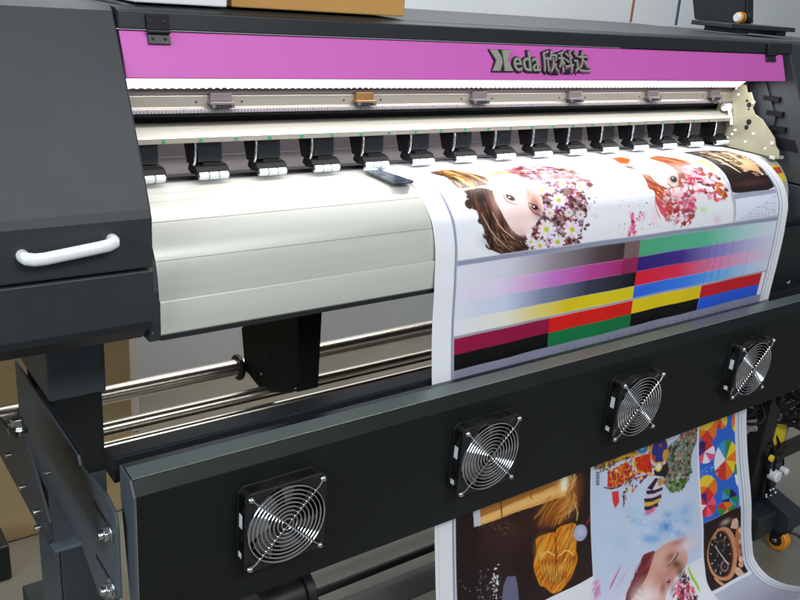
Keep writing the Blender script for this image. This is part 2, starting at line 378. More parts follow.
# ---------------- legs
def leg(x0,x1,lab):
    l=MB().box(x0,x1,.345,.480,-.52,.236).build('leg','cabinet_dark',P,bevel=.004); l['label']=lab
    MB().box(x0-.003,x1+.0035,.335,.500,.055,.235).build('leg_cover','bracket',l,bevel=.004)
    MB().box(x0-.01,x1+.01,.0,.62,-.53,-.47).build('foot','cabinet',l,bevel=.003)
    return l
ll=leg(-.196,-.118,'dark steel leg under the left end cabinet')
MB().box(-.1985,-.1955,.349,.476,-.50,-.085).build('leg_side_panel','bracket',ll,bevel=.001)
MB().box(-.1955,-.119,.3415,.3445,-.50,-.085).build('leg_front_panel','bracket',ll,bevel=.001)
lr=leg(1.33,1.41,'dark steel leg under the right end cabinet')
# ---------------- dryer beam with fans
bm=MB().px([(.0,-.120),(.0,.0845),(.0125,.1010),(.0360,.1035),(.0360,.1020),(.014,.0995),(.002,.0840),(.002,-.118),(.016,-.118),(.016,-.120)],-.188,1.52)
beam=bm.build('dryer_beam','beam',P,bevel=.0004)
MB().px([(.0388,.1005),(.0388,.1032),(.0525,.1012),(.0525,.0985)],-.188,1.52).build('rear_flange','arm',beam)
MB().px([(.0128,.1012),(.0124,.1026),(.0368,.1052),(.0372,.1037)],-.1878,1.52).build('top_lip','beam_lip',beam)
MB().cyl((-.1876,.0130,.1021),(1.52,.0130,.1021),.0007,8).build('lip_edge_glint','alu',beam)  # bright rod added to draw the highlight along the lip's front edge
MB().px([(.0780,.060),(.0780,.0945),(.081,.0955),(.116,.0915),(.116,.060)],-.1885,1.52).build('heater_plate','cabinet_dark',beam,bevel=.0008)
MB().px([(.001,-.119),(.001,.084),(.0128,.1018),(.047,.1040),(.047,.06),(.020,-.119)],-.1915,-.1888).build('beam_end_plate','bracket',beam,bevel=.0006)
# ---------------- mounting plate from the leg to the beam
mp=MB().px([(.515,.050),(.178,.052),(.170,.040),(.060,.058),(.030,.050),(.024,.035),(.024,-.070),(.060,-.106),(.110,-.128),(.190,-.090),(.370,-.100),(.515,-.085)],-.2055,-.2010)
MB_p=mp.build('mounting_plate','bracket',P,bevel=.0012)
MB().box(-.2250,-.2056,.190,.515,-.100,-.096).build('plate_flange','bracket',MB_p,bevel=.0008)
MB().box(-.2010,-.1975,.178,.40,.0500,.0540).build('plate_top_edge','cabinet',MB_p)
for z in (.012,-.072):
    MB().box(-.2064,-.2056,.050,.112,z+.004,z+.010).build('adjusting_slot','black',MB_p)
    k=MB().cyl((-.2056,.048,z),(-.2085,.048,z),.0135,20).cyl((-.2085,.048,z),(-.2150,.048,z),.0100,6).cyl((-.2150,.048,z),(-.2210,.048,z),.0060,14)
    k.build('clamp_bolt','zinc',MB_p,bevel=.0008)
g=MB()
for y,z in ((.330,-.058),(.345,-.066)): g.cyl((-.2056,y,z),(-.2120,y,z),.0034,10)
g.build('plate_screw','zinc',MB_p)
# ---------------- cooling fans
def fan():
    F=MB().holed(.0565,.0595,-.0040,-.0005).holed(.0565,.0595,-.0250,-.0215)
    n=40
    for R0,R1 in ((.0565,.0590),):
        vs=[];fs=[]
        for y in (-.0220,-.0030):
            for i in range(n): t=2*math.pi*i/n; vs+=[(R0*math.cos(t),y,R0*math.sin(t)),(R1*math.cos(t),y,R1*math.sin(t))]
        for i in range(n):
            a=2*i;b=2*((i+1)%n);o=2*n; fs+=[(a,b,o+b,o+a),(a+1,o+a+1,o+b+1,b+1)]
        F.add(vs,fs,True)
    for sx in (-1,1):
        for sz in (-1,1): F.cyl((sx*.0525,-.0035,sz*.0525),(sx*.0525,-.022,sz*.0525),.0048,12)
    fr=F.build('cooling_fan','black',P,origin=(0,0,0),bevel=.0006)
    def sub(mb,name,mat,bevel=0.):
        o=mb.build(name,mat,None,origin=(0,0,0),bevel=bevel); o.parent=fr; return o
    b=MB()
    for k in range(7):
        t=2*math.pi*k/7; vs=[];m=7
        for i in range(m):
            r=.021+(.054-.021)*i/(m-1); tw=.42-.012*i
            for s_,yy in ((0,-.0085),(1,-.0195)):
                a=t+s_*(.62-.02*i)+i*.05; vs.append((r*math.cos(a),yy if not s_ else yy,r*math.sin(a)))
        b.add(vs,[(2*i,2*i+1,2*i+3,2*i+2) for i in range(m-1)],True)
    sub(b,'blades','blade')
    sub(MB().cyl((0,-.006,0),(0,-.0205,0),.0205,32),'hub','black',.001)
    for k in range(3):
        d=MB(); t=.5+k*2.094; u=np.array((math.cos(t),0,math.sin(t))); v=np.array((-math.sin(t),0,math.cos(t)))*.003
        d.prism([u*.018-v+(0,-.001,0),u*.058-v+(0,-.001,0),u*.058+v+(0,-.001,0),u*.018+v+(0,-.001,0)],(0,-.003,0)); sub(d,'motor_strut','black')
    g=MB()
    for i in range(9): g.ring((0,-.0285,0),'y',.0085+i*.00595,.0011,56,6)
    e=.0525
    for sx in (-1,1):
        g.tube([(-e*sx,-.0275,-e),(-e*.86*sx,-.0300,-e*.86),(e*.86*sx,-.0300,e*.86),(e*sx,-.0275,e)],.00115,8)
    sub(g,'wire_grille','chrome')
    for sx in (-1,1):
        for sz in (-1,1): sub(MB().ring((sx*e,-.0275,sz*e),'y',.0032,.0012,16,6).ball((sx*e,-.0287,sz*e),.0038,12,.7).cyl((sx*e,-.026,sz*e),(sx*e,.0,sz*e),.0016,8),'screw','zinc')
    sub(MB().box(-.0603,-.0597,-.0175,-.0095,.006,.026),'label','label_white')
    sub(MB().box(-.0603,-.0597,-.0165,-.0085,-.040,-.032),'connector','label_white')
    return fr
f0=fan(); FX=[0,.3558,.7115,1.0673]
f0['label']='black cooling fan nearest the left end of the beam'
f0.location=tuple(np.array((FX[0],0,0))-WORLD[P])
labs=['','black cooling fan second from the left end of the beam','black cooling fan third from the left end of the beam','black cooling fan nearest the right end of the beam']
for i in (1,2,3):
    c=copy_part(f0,P,tuple(np.array((FX[i],0,0))-WORLD[P])); c['label']=labs[i]
# ---------------- take-up side: bracket at far left, motor, tube
tb=MB().px([(.330,.060),(.330,-.004),(.072,.004),(.055,.020),(.055,.046),(.150,.118),(.200,.085)],-.274,-.270)
tbo=tb.build('roll_bracket','cabinet',P,bevel=.001)
MB().box(-.270,-.238,.055,.330,.000,.0045).build('bracket_flange','bracket',tbo,bevel=.001)
MB().px([(.270,.060),(.270,.022),(.100,.030),(.100,.062),(.180,.075)],-.266,-.262).build('bracket_cheek','arm',tbo,bevel=.003)
for y,z in ((.10,.035),(.10,.012),(.17,.03),(.24,.04)): MB().cyl((-.274,y,z),(-.281,y,z),.0035,10).build('bracket_screw','zinc',tbo)
MB().cyl((-.262,.245,.090),(-.262,.245,.076),.0085,6).cyl((-.262,.245,.076),(-.262,.245,.068),.0125,16).build('bracket_nut','zinc',tbo,bevel=.0006)
mo=MB().cyl((.012,.16,-.300),(.140,.16,-.300),.043,28).cyl((.130,.16,-.300),(.146,.16,-.300),.052,28).cyl((.050,.16,-.300),(.062,.16,-.300),.050,28)
mo.box(-.012,.05,.115,.20,-.365,-.255)
mo=mo.build('take_up_motor','black',P,bevel=.002)
MB().box(-.006,.002,.112,.116,-.285,-.262).build('motor_label','label_white',mo)
MB().cyl((.14,.24,-.470),(1.40,.24,-.470),.0260,32).build('take_up_tube','grey',P)
MB().cyl((.14,.30,-.455),(1.40,.30,-.455),.0080,20).build('take_up_rod','cabinet_dark',P)
# ---------------- right end under the cabinet
ink=MB().box(1.275,1.74,.115,.32,-.05,.2335).build('ink_housing','cabinet_dark',P,bevel=.002)
text('R',1.388,.0735,.030,'ink',ink,lambda X,Z,D:(X,.1145-D,Z),.0004,0,'lettering')
MB().box(1.398,1.401,.1140,.1147,.083,.097).build('lettering','ink',ink)
ft=MB().px([(-.02,-.520),(-.040,-.500),(-.030,-.462),(.10,-.430),(.30,-.430),(.30,-.520)],1.395,1.455).build('front_foot','cabinet',P,bevel=.003)
MB().box(1.325,1.375,.045,.110,-.52,.03).build('front_post','black',P,bevel=.003)
def caster(x,y,p):
    c=MB().box(x-.020,x+.020,y-.022,y+.022,-.526,-.521)
    c.px([(y-.016,-.526),(y+.020,-.526),(y+.012,-.566),(y-.004,-.566)],x-.0165,x-.0140).px([(y-.016,-.526),(y+.020,-.526),(y+.012,-.566),(y-.004,-.566)],x+.0140,x+.0165)
    c.tube([(x+.01,y,-.535),(x+.025,y-.03,-.535),(x+.034,y-.045,-.545)],.004,8)
    o=c.build('caster','black',p,bevel=.0008)
    MB().cyl((x-.011,y,FLOOR+.0282),(x+.011,y,FLOOR+.0282),.028,32).build('tyre','orange',o,bevel=.003)
    MB().cyl((x-.0125,y,FLOOR+.0282),(x+.0125,y,FLOOR+.0282),.016,24).build('rim','cabinet_dark',o,bevel=.001)
    MB().cyl((x-.018,y,FLOOR+.0282),(x+.018,y,FLOOR+.0282),.006,14).build('axle','zinc',o,bevel=.001)
caster(1.430,-.004,ft)
caster(-.157,.56,ll)
# ------------------------------------------------------------------ things around the right leg
ps=thing('power_supply','grey boxed power supply with a yellow label hanging behind the cables','power supply',(1.42,.06,-.30))
MB().box(1.380,1.470,.060,.12,-.380,-.215).build('housing','grey',ps,bevel=.003)
MB().box(1.405,1.458,.0585,.0598,-.340,-.255).build('label','yellow',ps)
MB().box(1.386,1.398,.0585,.0598,-.370,-.225).build('terminal_strip','black',ps)
bag=MB()
for k in range(9):
    t=k/8; 
rngp=random.Random(3); N=10; vs=[]
for i in range(N):
    for j in range(N):
        u,v=i/(N-1),j/(N-1); vs.append((1.28+.13*u,.09+.03*math.sin(5*u+3*v)+rngp.uniform(-.008,.008),-.165-.10*v+.03*u+rngp.uniform(-.006,.006)))
bag.add(vs,[(i*N+j,(i+1)*N+j,(i+1)*N+j+1,i*N+j+1) for i in range(N-1) for j in range(N-1)],True)
bo=bag.build('plastic_bag','bag',None,origin=(1.33,.09,-.2)); sdm=bo.modifiers.new('thick','SOLIDIFY'); sdm.thickness=.0008
tag(bo,'crumpled grey plastic bag tucked behind the black cables under the beam','bag')
cb=MB(); R=random.Random(11)
def wander(a,b,sag,j):
    a=np.array(a);b=np.array(b);pts=[]
    o1=np.array([R.uniform(-j,j) for _ in range(3)]);o2=np.array([R.uniform(-j,j) for _ in range(3)])
    for i in range(13):
        t=i/12; p=a*(1-t)+b*t+np.array((0,0,-sag*4*t*(1-t)))+o1*math.sin(math.pi*t)+o2*math.sin(2*math.pi*t)
        pts.append(p)
    return pts
for k in range(20):
    cb.tube(wander((1.20+R.uniform(0,.05),.10,-.135+R.uniform(-.03,.02)),(1.50+R.uniform(-.03,.10),.03+R.uniform(-.02,.05),-.23+R.uniform(-.06,.07)),R.uniform(-.01,.04),.030),R.uniform(.003,.0065),8)
for k in range(5):
    cb.tube(wander((1.27+R.uniform(0,.06),.06,-.16),(1.40+R.uniform(-.02,.08),.04+R.uniform(-.02,.03),-.44),-.01,.03),R.uniform(.0025,.0045),8)
cb.tube([(1.27+.035*math.cos(t*.5),.05+.01*math.sin(t),-.19+.028*math.sin(t*.5)) for t in range(26)],.004,8)
tag(cb.build('cable_bundle','rubber',None,origin=(1.33,.06,-.2)),'tangle of black cables hanging under the right end of the fan beam','cables')
pm=thing('ink_pump','small black pump with white caps fixed low beside the right leg','pump',(1.40,.03,-.40))
MB().box(1.372,1.430,.035,.075,-.435,-.330).build('pump_body','black',pm,bevel=.004)
MB().cyl((1.380,.035,-.372),(1.380,.010,-.372),.0150,20).build('cap','white',pm,bevel=.003)
MB().cyl((1.428,.035,-.375),(1.428,.015,-.375),.0095,18).build('cap','white',pm,bevel=.003)
MB().cyl((1.350,.030,-.318),(1.350,.022,-.318),.0085,18).build('yellow_knob','yellow',pm,bevel=.001)
MB().box(1.40,1.54,.040,.060,-.352,-.318).build('mounting_arm','black',pm,bevel=.002)
g=MB()
for k in range(7): g.ball((1.355+R.uniform(0,.06),.02,-.418+R.uniform(-.012,.012)),.004,8)
g.build('hose_fitting','zinc',pm)

# ------------------------------------------------------------------ things on top and behind
tag(MB().box(.020,.290,.196,.44,.6275,.760).build('cardboard_box','card',None,origin=(.15,.3,.6275),bevel=.002),'brown cardboard box lying on top of the printer','box')
tag(MB().box(-.106,.0120,.192,.40,.6270,.72).build('white_box','box_white',None,origin=(-.05,.3,.627),bevel=.002),'white carton on top of the printer between end cabinet and brown box','box')
cm=thing('cardboard_carton','tall brown cardboard carton standing on the floor behind the left leg','carton',(-.2,1.1,FLOOR))
MB().box(-.75,.124,.93,1.28,FLOOR+.001,.35).build('carton_body','carton',cm,bevel=.004)
MB().box(.1242,.1262,1.0,1.2,FLOOR+.002,.349).build('side_flap','carton',cm)
tag(MB().box(-.9,-.19,.80,.88,FLOOR+.001,-.50).build('dark_slab','cabinet_dark',None,origin=(-.5,.84,FLOOR),bevel=.004),'dark flat crate on the floor in front of the tall carton','slab')  # plain dark box filling the dark area before the carton
tag(MB().box(.236,.262,1.28,1.42,FLOOR+.001,.40).build('pale_board','box_white',None,origin=(.25,1.36,FLOOR),bevel=.002),'narrow pale board standing upright right of the tall carton','board')
lp=thing('control_screen','dark tilted screen on a flat dark tray at the right end of the printer top','screen',(1.3,.4,.6275))
MB().box(1.245,1.500,.300,.405,.6380,.6480).build('tray','cabinet',lp,bevel=.002)
for a_,b_ in ((1.29,1.33),(1.445,1.480)): MB().box(a_,b_,.31,.40,.6275,.6382).build('tray_foot','black',lp,bevel=.001)
sc=MB().prism([(1.252,.392,.648),(1.430,.372,.648),(1.405,.405,.86),(1.190,.425,.86)],(.001,.012,.002)).build('display','screen',lp,bevel=.002)
MB().prism([(1.408,.3742,.650),(1.430,.3715,.650),(1.405,.4045,.86),(1.383,.4072,.86)],(0,-.004,0)).build('display_bezel','cabinet_dark',sc,bevel=.001)
tr=thing('tape_roll','small orange, white and black striped spool on the tray before the screen','spool',(1.31,.325,.648))
for i,(a,b,r,mt,nm) in enumerate(((1.294,1.300,.009,'label_white','end_cap'),(1.300,1.305,.0120,'orange','orange_band'),(1.305,1.309,.0124,'black','black_band'),(1.309,1.314,.0120,'orange','orange_band'),(1.314,1.340,.010,'black','core'))):
    MB().cyl((a,.325,.6606),(b,.325,.6606),r,24).build(nm,mt,tr,bevel=.001)
tag(MB().tube([(1.274,.60,.6278),(1.272,.60,.75),(1.270,.605,1.1),(1.27,.61,1.6)],.0030,8).build('red_cable','red_cable',None,origin=(1.27,.6,.63)),'thin red cable hanging straight down behind the printer','cable')
tag(MB().tube([(1.452,.60,.6278),(1.449,.60,.70),(1.438,.60,.80),(1.44,.61,1.6)],.0036,8).build('blue_cable','blue_cable',None,origin=(1.44,.6,.63)),'thin blue grey cable hanging behind the printer left of the screen','cable')

# ------------------------------------------------------------------ the printed banner
XL, XR = .305, 1.215
PL = np.array([(.30,.392),(.25,.392),(.20,.392),(.165,.389),(.143,.378),(.125,.364),(.107,.344),(.095,.315),(.087,.26),(.081,.181),(.070,.105),(.050,0),(.030,-.125),(.003,-.275),(-.02,-.38),(-.042,-.46),(-.068,-.503),(-.1,-.518),(-.14,-.515),(-.175,-.498),(-.21,-.47)])
PR = np.array([(.30,.392),(.25,.392),(.20,.392),(.155,.3885),(.126,.378),(.103,.364),(.083,.346),(.066,.316),(.058,.262),(.056,.188),(.057,.115),(.055,0),(.048,-.14),(.018,-.26),(-.02,-.37),(-.044,-.458),(-.064,-.501),(-.095,-.517),(-.132,-.515),(-.173,-.497),(-.21,-.47)])
PM = (PL + PR) / 2
KT = np.concatenate([[0], np.cumsum(np.linalg.norm(np.diff(PM, axis=0), axis=1))])
def hermite(P, t):
    t = np.clip(t, 0, KT[-1] - 1e-9)
    i = np.clip(np.searchsorted(KT, t, side='right') - 1, 0, len(KT) - 2)
    d = np.diff(P, axis=0) / np.diff(KT)[:, None]
    h = np.diff(KT)
    M = np.zeros_like(P)
    M[0] = d[0]; M[-1] = d[-1]
    M[1:-1] = (d[:-1] * h[1:, None] + d[1:] * h[:-1, None]) / (h[1:] + h[:-1])[:, None]
    hh = h[i]; u = (t - KT[i]) / hh
    a = (2*u**3 - 3*u**2 + 1)[..., None]; b = (u**3 - 2*u**2 + u)[..., None]
    c = (-2*u**3 + 3*u**2)[..., None]; e = (u**3 - u**2)[..., None]
    return a*P[i] + b*hh[..., None]*M[i] + c*P[i+1] + e*hh[..., None]*M[i+1]
def sheet(X, t):
    w = np.clip((X - XL) / (XR - XL), 0, 1)[..., None]
    q = hermite(PL, t) * (1 - w) + hermite(PR, t) * w
    return np.stack([X, q[..., 0], q[..., 1]], -1)

ART=[
(3,0,0,0,0,84,0,1460,568),
(1,248,225,220,34,345,407,103,68,-82,73),
(0,96,56,24,99,148,172,178,166,197,164,224,165,239,175,258,203,268,224,283,257,293,272,305,287,304,298,289,316,273,323,239,328,214,329,172,326,156,320,152,304,150,290,152,258,152,236,141,212,138,199,138,180),
(5,110,1,557,5571,674,0,89,6,200,140,60,40,18,10,120,66,26,225,180,110,30,14,8,70,34,16,138,174,188,163,234,165,264,212,290,265,319,293,288,324,227,332,155,329,150,300,156,243,138,205),
(0,220,160,120,99,292,291,311,286,353,269,386,262,410,269,427,267,438,254,434,241,418,223,375,235,319,268,295,283),
(0,250,228,220,99,321,284,364,269,392,269,429,282,446,295,460,317,466,333,472,356,473,373,471,401,464,419,447,446,436,458,420,466,410,475,399,497,389,508,369,520,353,521,325,513,310,501,294,476,284,460,272,433,268,415,267,385,269,367,274,343,281,326,300,299),
(1,255,245,238,79,339,306,38,14,-26,32),
(1,252,215,215,69,323,460,57,5,-7,44),
(1,255,240,232,79,308,387,23,19,-25,20),
(1,190,85,55,74,432,406,35,-2,-11,48),
(1,225,150,120,49,431,360,22,6,-28,35),
(0,70,38,25,99,187,334,225,330,246,332,272,342,277,356,269,383,268,402,274,432,280,452,294,480,304,494,320,509,335,516,364,522,375,533,377,558,370,569,345,576,323,577,282,574,258,568,223,553,208,540,197,518,192,502,190,478,186,467,178,457,177,448,184,428,182,419,167,411,159,406,147,399,145,392,153,379,160,375,175,375,178,370,172,356,171,347,173,338),
(5,320,2,428,4760,502,345,74,8,150,104,78,38,18,14,96,58,42,30,14,12,80,42,32,48,24,18,30,14,12,120,80,60,174,335,238,328,280,346,267,392,277,442,299,489,325,514,375,524,378,567,336,579,269,573,212,548,193,510,189,470,175,454,186,421,162,409,143,396,155,375,180,375,170,350),
(1,30,14,12,69,223,370,27,25,-33,28),
(1,34,18,14,49,221,524,52,20,-12,25),
(1,60,34,26,59,344,543,29,3,2,29),
(5,26,3,262,3067,502,345,69,3,200,165,135,150,110,85,90,55,40,225,488,297,509,353,537,316,569,249,555,221,524),
(5,90,4,315,3151,415,404,69,4,120,84,66,70,40,30,50,26,20,40,20,16,311,507,375,520,380,569,336,580,260,570,221,545,249,527),
(0,60,30,20,99,150,382,148,387,145,396,148,405,155,410,160,412,163,410,161,406,155,400,153,394,154,386,154,381),
(0,60,30,20,99,173,447,172,450,173,457,178,462,188,465,193,466,195,464,191,461,183,457,180,454,179,449,177,446),
(0,60,30,20,99,184,495,184,499,185,506,192,512,203,516,208,517,210,514,206,511,197,507,192,503,190,498,187,495),
(0,60,30,20,99,192,529,192,532,195,539,204,546,215,550,221,551,222,548,217,545,207,541,202,536,198,531,195,528),
(0,60,30,20,99,173,336,171,339,169,346,174,350,183,352,188,351,190,347,187,345,180,342,178,340,178,337,177,335),
(0,60,30,20,99,165,361,164,364,166,369,173,372,184,372,190,370,192,367,187,365,178,364,173,362,171,360,169,359),
(0,225,180,150,99,238,430,241,444,250,471,270,495,299,516,314,526,315,525,301,514,273,493,254,470,244,443,240,429),
(0,235,200,175,69,195,426,198,446,212,484,239,517,276,546,296,560,297,560,278,545,242,516,216,483,201,445,196,426),
(0,190,130,100,99,315,364,312,371,309,386,313,397,323,405,335,410,349,413,356,413,357,412,351,410,338,407,327,402,317,394,314,384,316,371,317,364),
(1,170,110,90,59,335,386,19,13,-13,12),
(2,40,22,22,99,337,386,13,10,-8,6),
(2,235,235,240,99,333,383,6,0,-2,3),
(0,70,35,25,99,318,372,323,373,334,376,343,380,351,388,355,391,356,390,353,386,347,378,337,372,325,371,319,370),
(1,120,45,30,79,421,427,21,-4,1,23),
(2,25,15,20,99,421,426,10,7,-9,7),
(2,230,230,240,99,419,423,4,0,-2,3),
(0,120,50,35,99,397,413,397,422,401,438,412,450,429,458,438,462,439,460,431,456,416,447,406,436,402,420,399,413),
(0,215,150,130,99,425,349,424,356,423,368,417,379,407,389,402,394,403,395,409,390,421,380,427,367,427,355,427,348),
(0,255,248,248,99,133,337,156,336,204,333,242,330,271,328,297,325,319,321,330,318,331,316,321,317,300,320,275,322,245,324,206,327,158,332,134,335),
(1,246,205,205,49,368,441,49,20,-38,53),
(1,150,60,50,59,430,446,26,-5,8,37),
(1,214,160,150,54,263,400,21,-3,-5,52),
(1,226,170,165,49,336,502,47,11,-6,17),
(0,96,45,48,79,496,342,537,337,566,338,613,343,638,350,667,366,672,384,663,422,653,446,632,482,621,507,611,548,599,565,568,576,541,580,491,580,456,580,401,578,382,567,379,535,386,514,410,483,425,468,448,453,458,439,466,410,471,390,479,356),
(4,460,5,235,707,167,502,94,14,235,170,215,120,30,40,90,30,25,245,215,240,160,60,50,200,100,160,70,25,20,150,80,40,250,240,250,60,25,20,120,60,35,180,110,70,60,25,20,80,35,28,483,343,550,336,629,345,676,370,662,433,626,494,609,562,558,579,475,580,383,578,378,524,418,472,456,449,469,400),
(5,60,6,302,2016,518,477,79,3,90,40,25,60,22,18,165,100,60,483,343,550,336,629,345,676,370,662,433,626,494,609,562,558,579,475,580,383,578,378,524,418,472,456,449,469,400),
(0,170,110,120,79,448,201,513,185,549,183,591,195,618,212,660,252,685,272,718,296,732,312,742,336,736,351,708,371,684,373,638,358,596,349,517,335,478,321,441,288,427,265,425,223),
(4,260,7,400,1000,271,677,94,9,215,140,190,110,30,40,150,60,40,245,215,235,90,35,25,190,90,130,255,245,250,70,30,22,150,90,60,427,207,536,179,605,199,677,262,730,303,746,344,699,377,623,353,492,330,431,275),
(0,255,240,240,99,430,317,455,321,507,327,561,329,614,328,658,342,693,368,714,380,716,378,699,363,665,335,622,319,567,320,513,319,459,314,432,313),
(4,90,8,236,591,167,418,94,4,250,225,242,120,50,60,235,190,225,90,40,35,498,322,646,323,712,383,664,466,634,541,571,604,396,589,368,516,438,470,467,400),
(2,25,15,20,99,421,427,10,7,-9,7),
(2,235,235,240,99,418,424,4,0,-1,3),
(0,70,28,22,99,399,411,404,413,414,415,423,423,433,434,439,440,440,439,436,432,427,420,417,412,406,410,400,409),
(0,110,45,35,99,396,424,397,430,403,441,414,450,431,455,439,457,440,456,432,453,416,447,406,439,401,429,398,423),
(0,238,220,241,99,539,409,550,420,563,422,570,413,560,408),
(0,250,223,228,99,539,409,537,425,544,432,555,427,553,418),
(0,225,211,244,99,539,409,524,427,521,440,532,440,539,427),
(0,233,224,237,99,539,409,518,417,507,427,514,432,527,425),
(0,247,227,239,99,539,409,516,408,499,414,498,422,515,420),
(0,250,215,220,99,539,409,526,397,510,394,503,402,515,409),
(0,242,229,240,99,539,409,543,392,537,383,525,388,526,399),
(0,230,212,234,99,539,409,556,392,560,380,549,380,540,392),
(0,231,225,224,99,539,409,561,400,573,390,567,384,552,393),
(0,243,230,238,99,539,409,561,410,577,405,578,396,562,398),
(2,200,200,40,99,539,409,10,1,-5,8),
(0,233,226,245,99,453,505,467,520,483,526,489,517,477,509),
(0,232,213,236,99,453,505,456,527,467,540,479,537,472,522),
(0,234,229,232,99,453,505,438,523,438,537,451,540,457,527),
(0,241,222,231,99,453,505,429,511,418,521,427,528,441,522),
(0,241,227,220,99,453,505,430,499,414,502,415,511,431,513),
(0,249,221,225,99,453,505,440,491,425,486,418,494,430,502),
(0,234,218,225,99,453,505,452,483,443,470,430,473,435,488),
(0,240,231,224,99,453,505,468,490,471,476,458,474,450,486),
(0,237,229,225,99,453,505,477,500,488,491,480,483,465,489),
(0,242,230,234,99,453,505,479,512,498,509,497,499,478,498),
(2,200,200,40,99,453,505,12,1,-1,9),
(0,230,218,239,99,570,516,589,532,607,537,613,529,597,520),
(0,247,234,223,99,570,516,575,537,588,550,599,546,591,532),
(0,226,217,226,99,570,516,558,531,559,543,572,545,576,534),
(0,247,225,240,99,570,516,545,524,534,534,543,541,558,534),
(0,250,234,234,99,570,516,546,510,530,513,532,523,549,524),
(0,241,212,224,99,570,516,552,500,535,495,528,503,543,512),
(0,250,225,236,99,570,516,567,495,557,482,545,486,551,500),
(0,246,211,225,99,570,516,584,501,585,488,573,486,566,498),
(0,231,214,243,99,570,516,594,510,606,500,597,493,582,499),
(0,244,221,236,99,570,516,595,522,612,519,610,509,592,508),
(2,200,200,40,99,570,516,12,1,0,9),
(0,245,225,227,99,503,551,523,561,538,562,539,554,524,550),
(0,249,221,240,99,503,551,512,566,524,572,531,567,522,558),
(0,225,224,236,99,503,551,500,567,506,577,517,577,516,566),
(0,236,229,232,99,503,551,488,561,484,572,494,576,502,568),
(0,247,234,244,99,503,551,479,552,466,558,472,566,487,563),
(0,245,216,224,99,503,551,485,542,472,541,471,549,484,553),
(0,231,234,228,99,503,551,491,534,477,526,470,531,480,541),
(0,243,225,244,99,503,551,506,536,501,525,491,525,491,536),
(0,234,226,221,99,503,551,518,543,522,533,512,529,504,536),
(0,230,229,230,99,503,551,528,551,542,544,536,537,520,540),
(2,200,200,40,99,503,551,11,1,1,8),
(0,235,234,238,99,423,556,441,566,455,568,456,561,443,556),
(0,243,215,232,99,423,556,431,571,443,578,450,574,441,565),
(0,235,229,244,99,423,556,419,572,424,583,434,583,433,572),
(0,242,228,229,99,423,556,409,563,405,571,414,576,422,569),
(0,243,222,237,99,423,556,403,555,393,559,398,566,410,565),
(0,249,225,227,99,423,556,406,547,394,545,392,552,404,557),
(0,232,223,225,99,423,556,415,542,405,535,398,540,405,548),
(0,225,213,222,99,423,556,427,541,423,530,413,530,412,541),
(0,238,233,232,99,423,556,437,549,441,541,432,536,424,543),
(0,232,230,235,99,423,556,442,557,453,553,448,546,435,547),
(2,200,200,40,99,423,556,10,1,1,7),
(0,230,225,232,99,479,451,489,458,498,460,502,455,494,451),
(0,230,210,224,99,479,451,480,462,486,468,493,465,490,458),
(0,240,223,230,99,479,451,471,462,471,470,478,470,481,462),
(0,242,215,224,99,479,451,466,455,460,461,466,465,473,460),
(0,238,216,241,99,479,451,465,449,456,452,457,457,467,457),
(0,242,214,244,99,479,451,469,442,459,440,455,445,463,450),
(0,228,215,231,99,479,451,478,438,473,431,466,434,468,443),
(0,227,223,233,99,479,451,488,440,489,432,482,431,477,439),
(0,250,229,240,99,479,451,492,446,499,439,494,436,486,440),
(0,242,232,233,99,479,451,492,452,501,450,500,444,491,445),
(2,200,200,40,99,479,451,7,1,-2,5),
(0,243,218,244,99,669,365,667,379,671,386,680,382,679,373),
(0,244,230,224,99,669,365,656,380,652,390,660,389,667,379),
(0,233,211,220,99,669,365,651,374,641,382,645,386,657,379),
(0,234,221,245,99,669,365,653,365,641,370,640,376,652,374),
(0,228,216,242,99,669,365,663,356,653,356,647,363,654,366),
(0,242,216,221,99,669,365,673,351,670,343,660,348,660,357),
(0,239,233,221,99,669,365,683,352,687,342,678,343,671,352),
(0,250,226,234,99,669,365,690,355,702,344,698,340,684,349),
(0,248,218,231,99,669,365,687,364,701,359,703,352,689,355),
(0,225,226,233,99,669,365,677,373,687,374,693,367,686,363),
(2,200,200,40,99,669,365,7,1,-5,7),
(0,238,232,243,99,491,365,497,373,506,374,512,368,505,364),
(0,231,210,234,99,491,365,488,376,491,382,498,378,498,371),
(0,237,222,223,99,491,365,479,377,477,385,483,385,489,377),
(0,248,215,239,99,491,365,474,373,465,381,469,384,480,378),
(0,235,222,242,99,491,365,477,364,466,368,465,374,475,373),
(0,245,224,240,99,491,365,484,356,475,354,469,361,476,365),
(0,246,225,230,99,491,365,495,353,492,346,484,350,484,358),
(0,242,218,245,99,491,365,504,351,509,340,502,340,494,351),
(0,250,215,236,99,491,365,507,357,517,348,514,344,503,351),
(0,247,220,220,99,491,365,503,366,513,362,515,356,505,357),
(2,200,200,40,99,491,365,6,1,-4,6),
(0,248,219,238,99,615,470,619,480,627,484,633,481,627,475),
(0,241,224,238,99,615,470,610,480,613,487,620,486,621,479),
(0,230,235,224,99,615,470,602,477,598,484,604,487,611,481),
(0,240,218,231,99,615,470,601,470,594,474,597,478,605,477),
(0,232,226,229,99,615,470,602,464,591,464,589,469,599,471),
(0,231,216,231,99,615,470,609,460,602,455,596,458,601,465),
(0,242,211,226,99,615,470,619,460,618,453,610,454,609,461),
(0,229,225,241,99,615,470,626,463,630,457,625,454,618,460),
(0,231,231,224,99,615,470,629,469,638,465,635,460,625,462),
(0,245,226,234,99,615,470,628,476,639,476,640,471,630,468),
(2,200,200,40,99,615,470,7,1,-1,5),
(0,229,216,243,99,565,458,575,464,585,465,587,461,579,458),
(0,230,230,235,99,565,458,566,466,572,470,577,468,574,462),
(0,240,230,236,99,565,458,559,467,560,474,566,474,568,467),
(0,231,235,229,99,565,458,552,464,547,470,552,473,559,468),
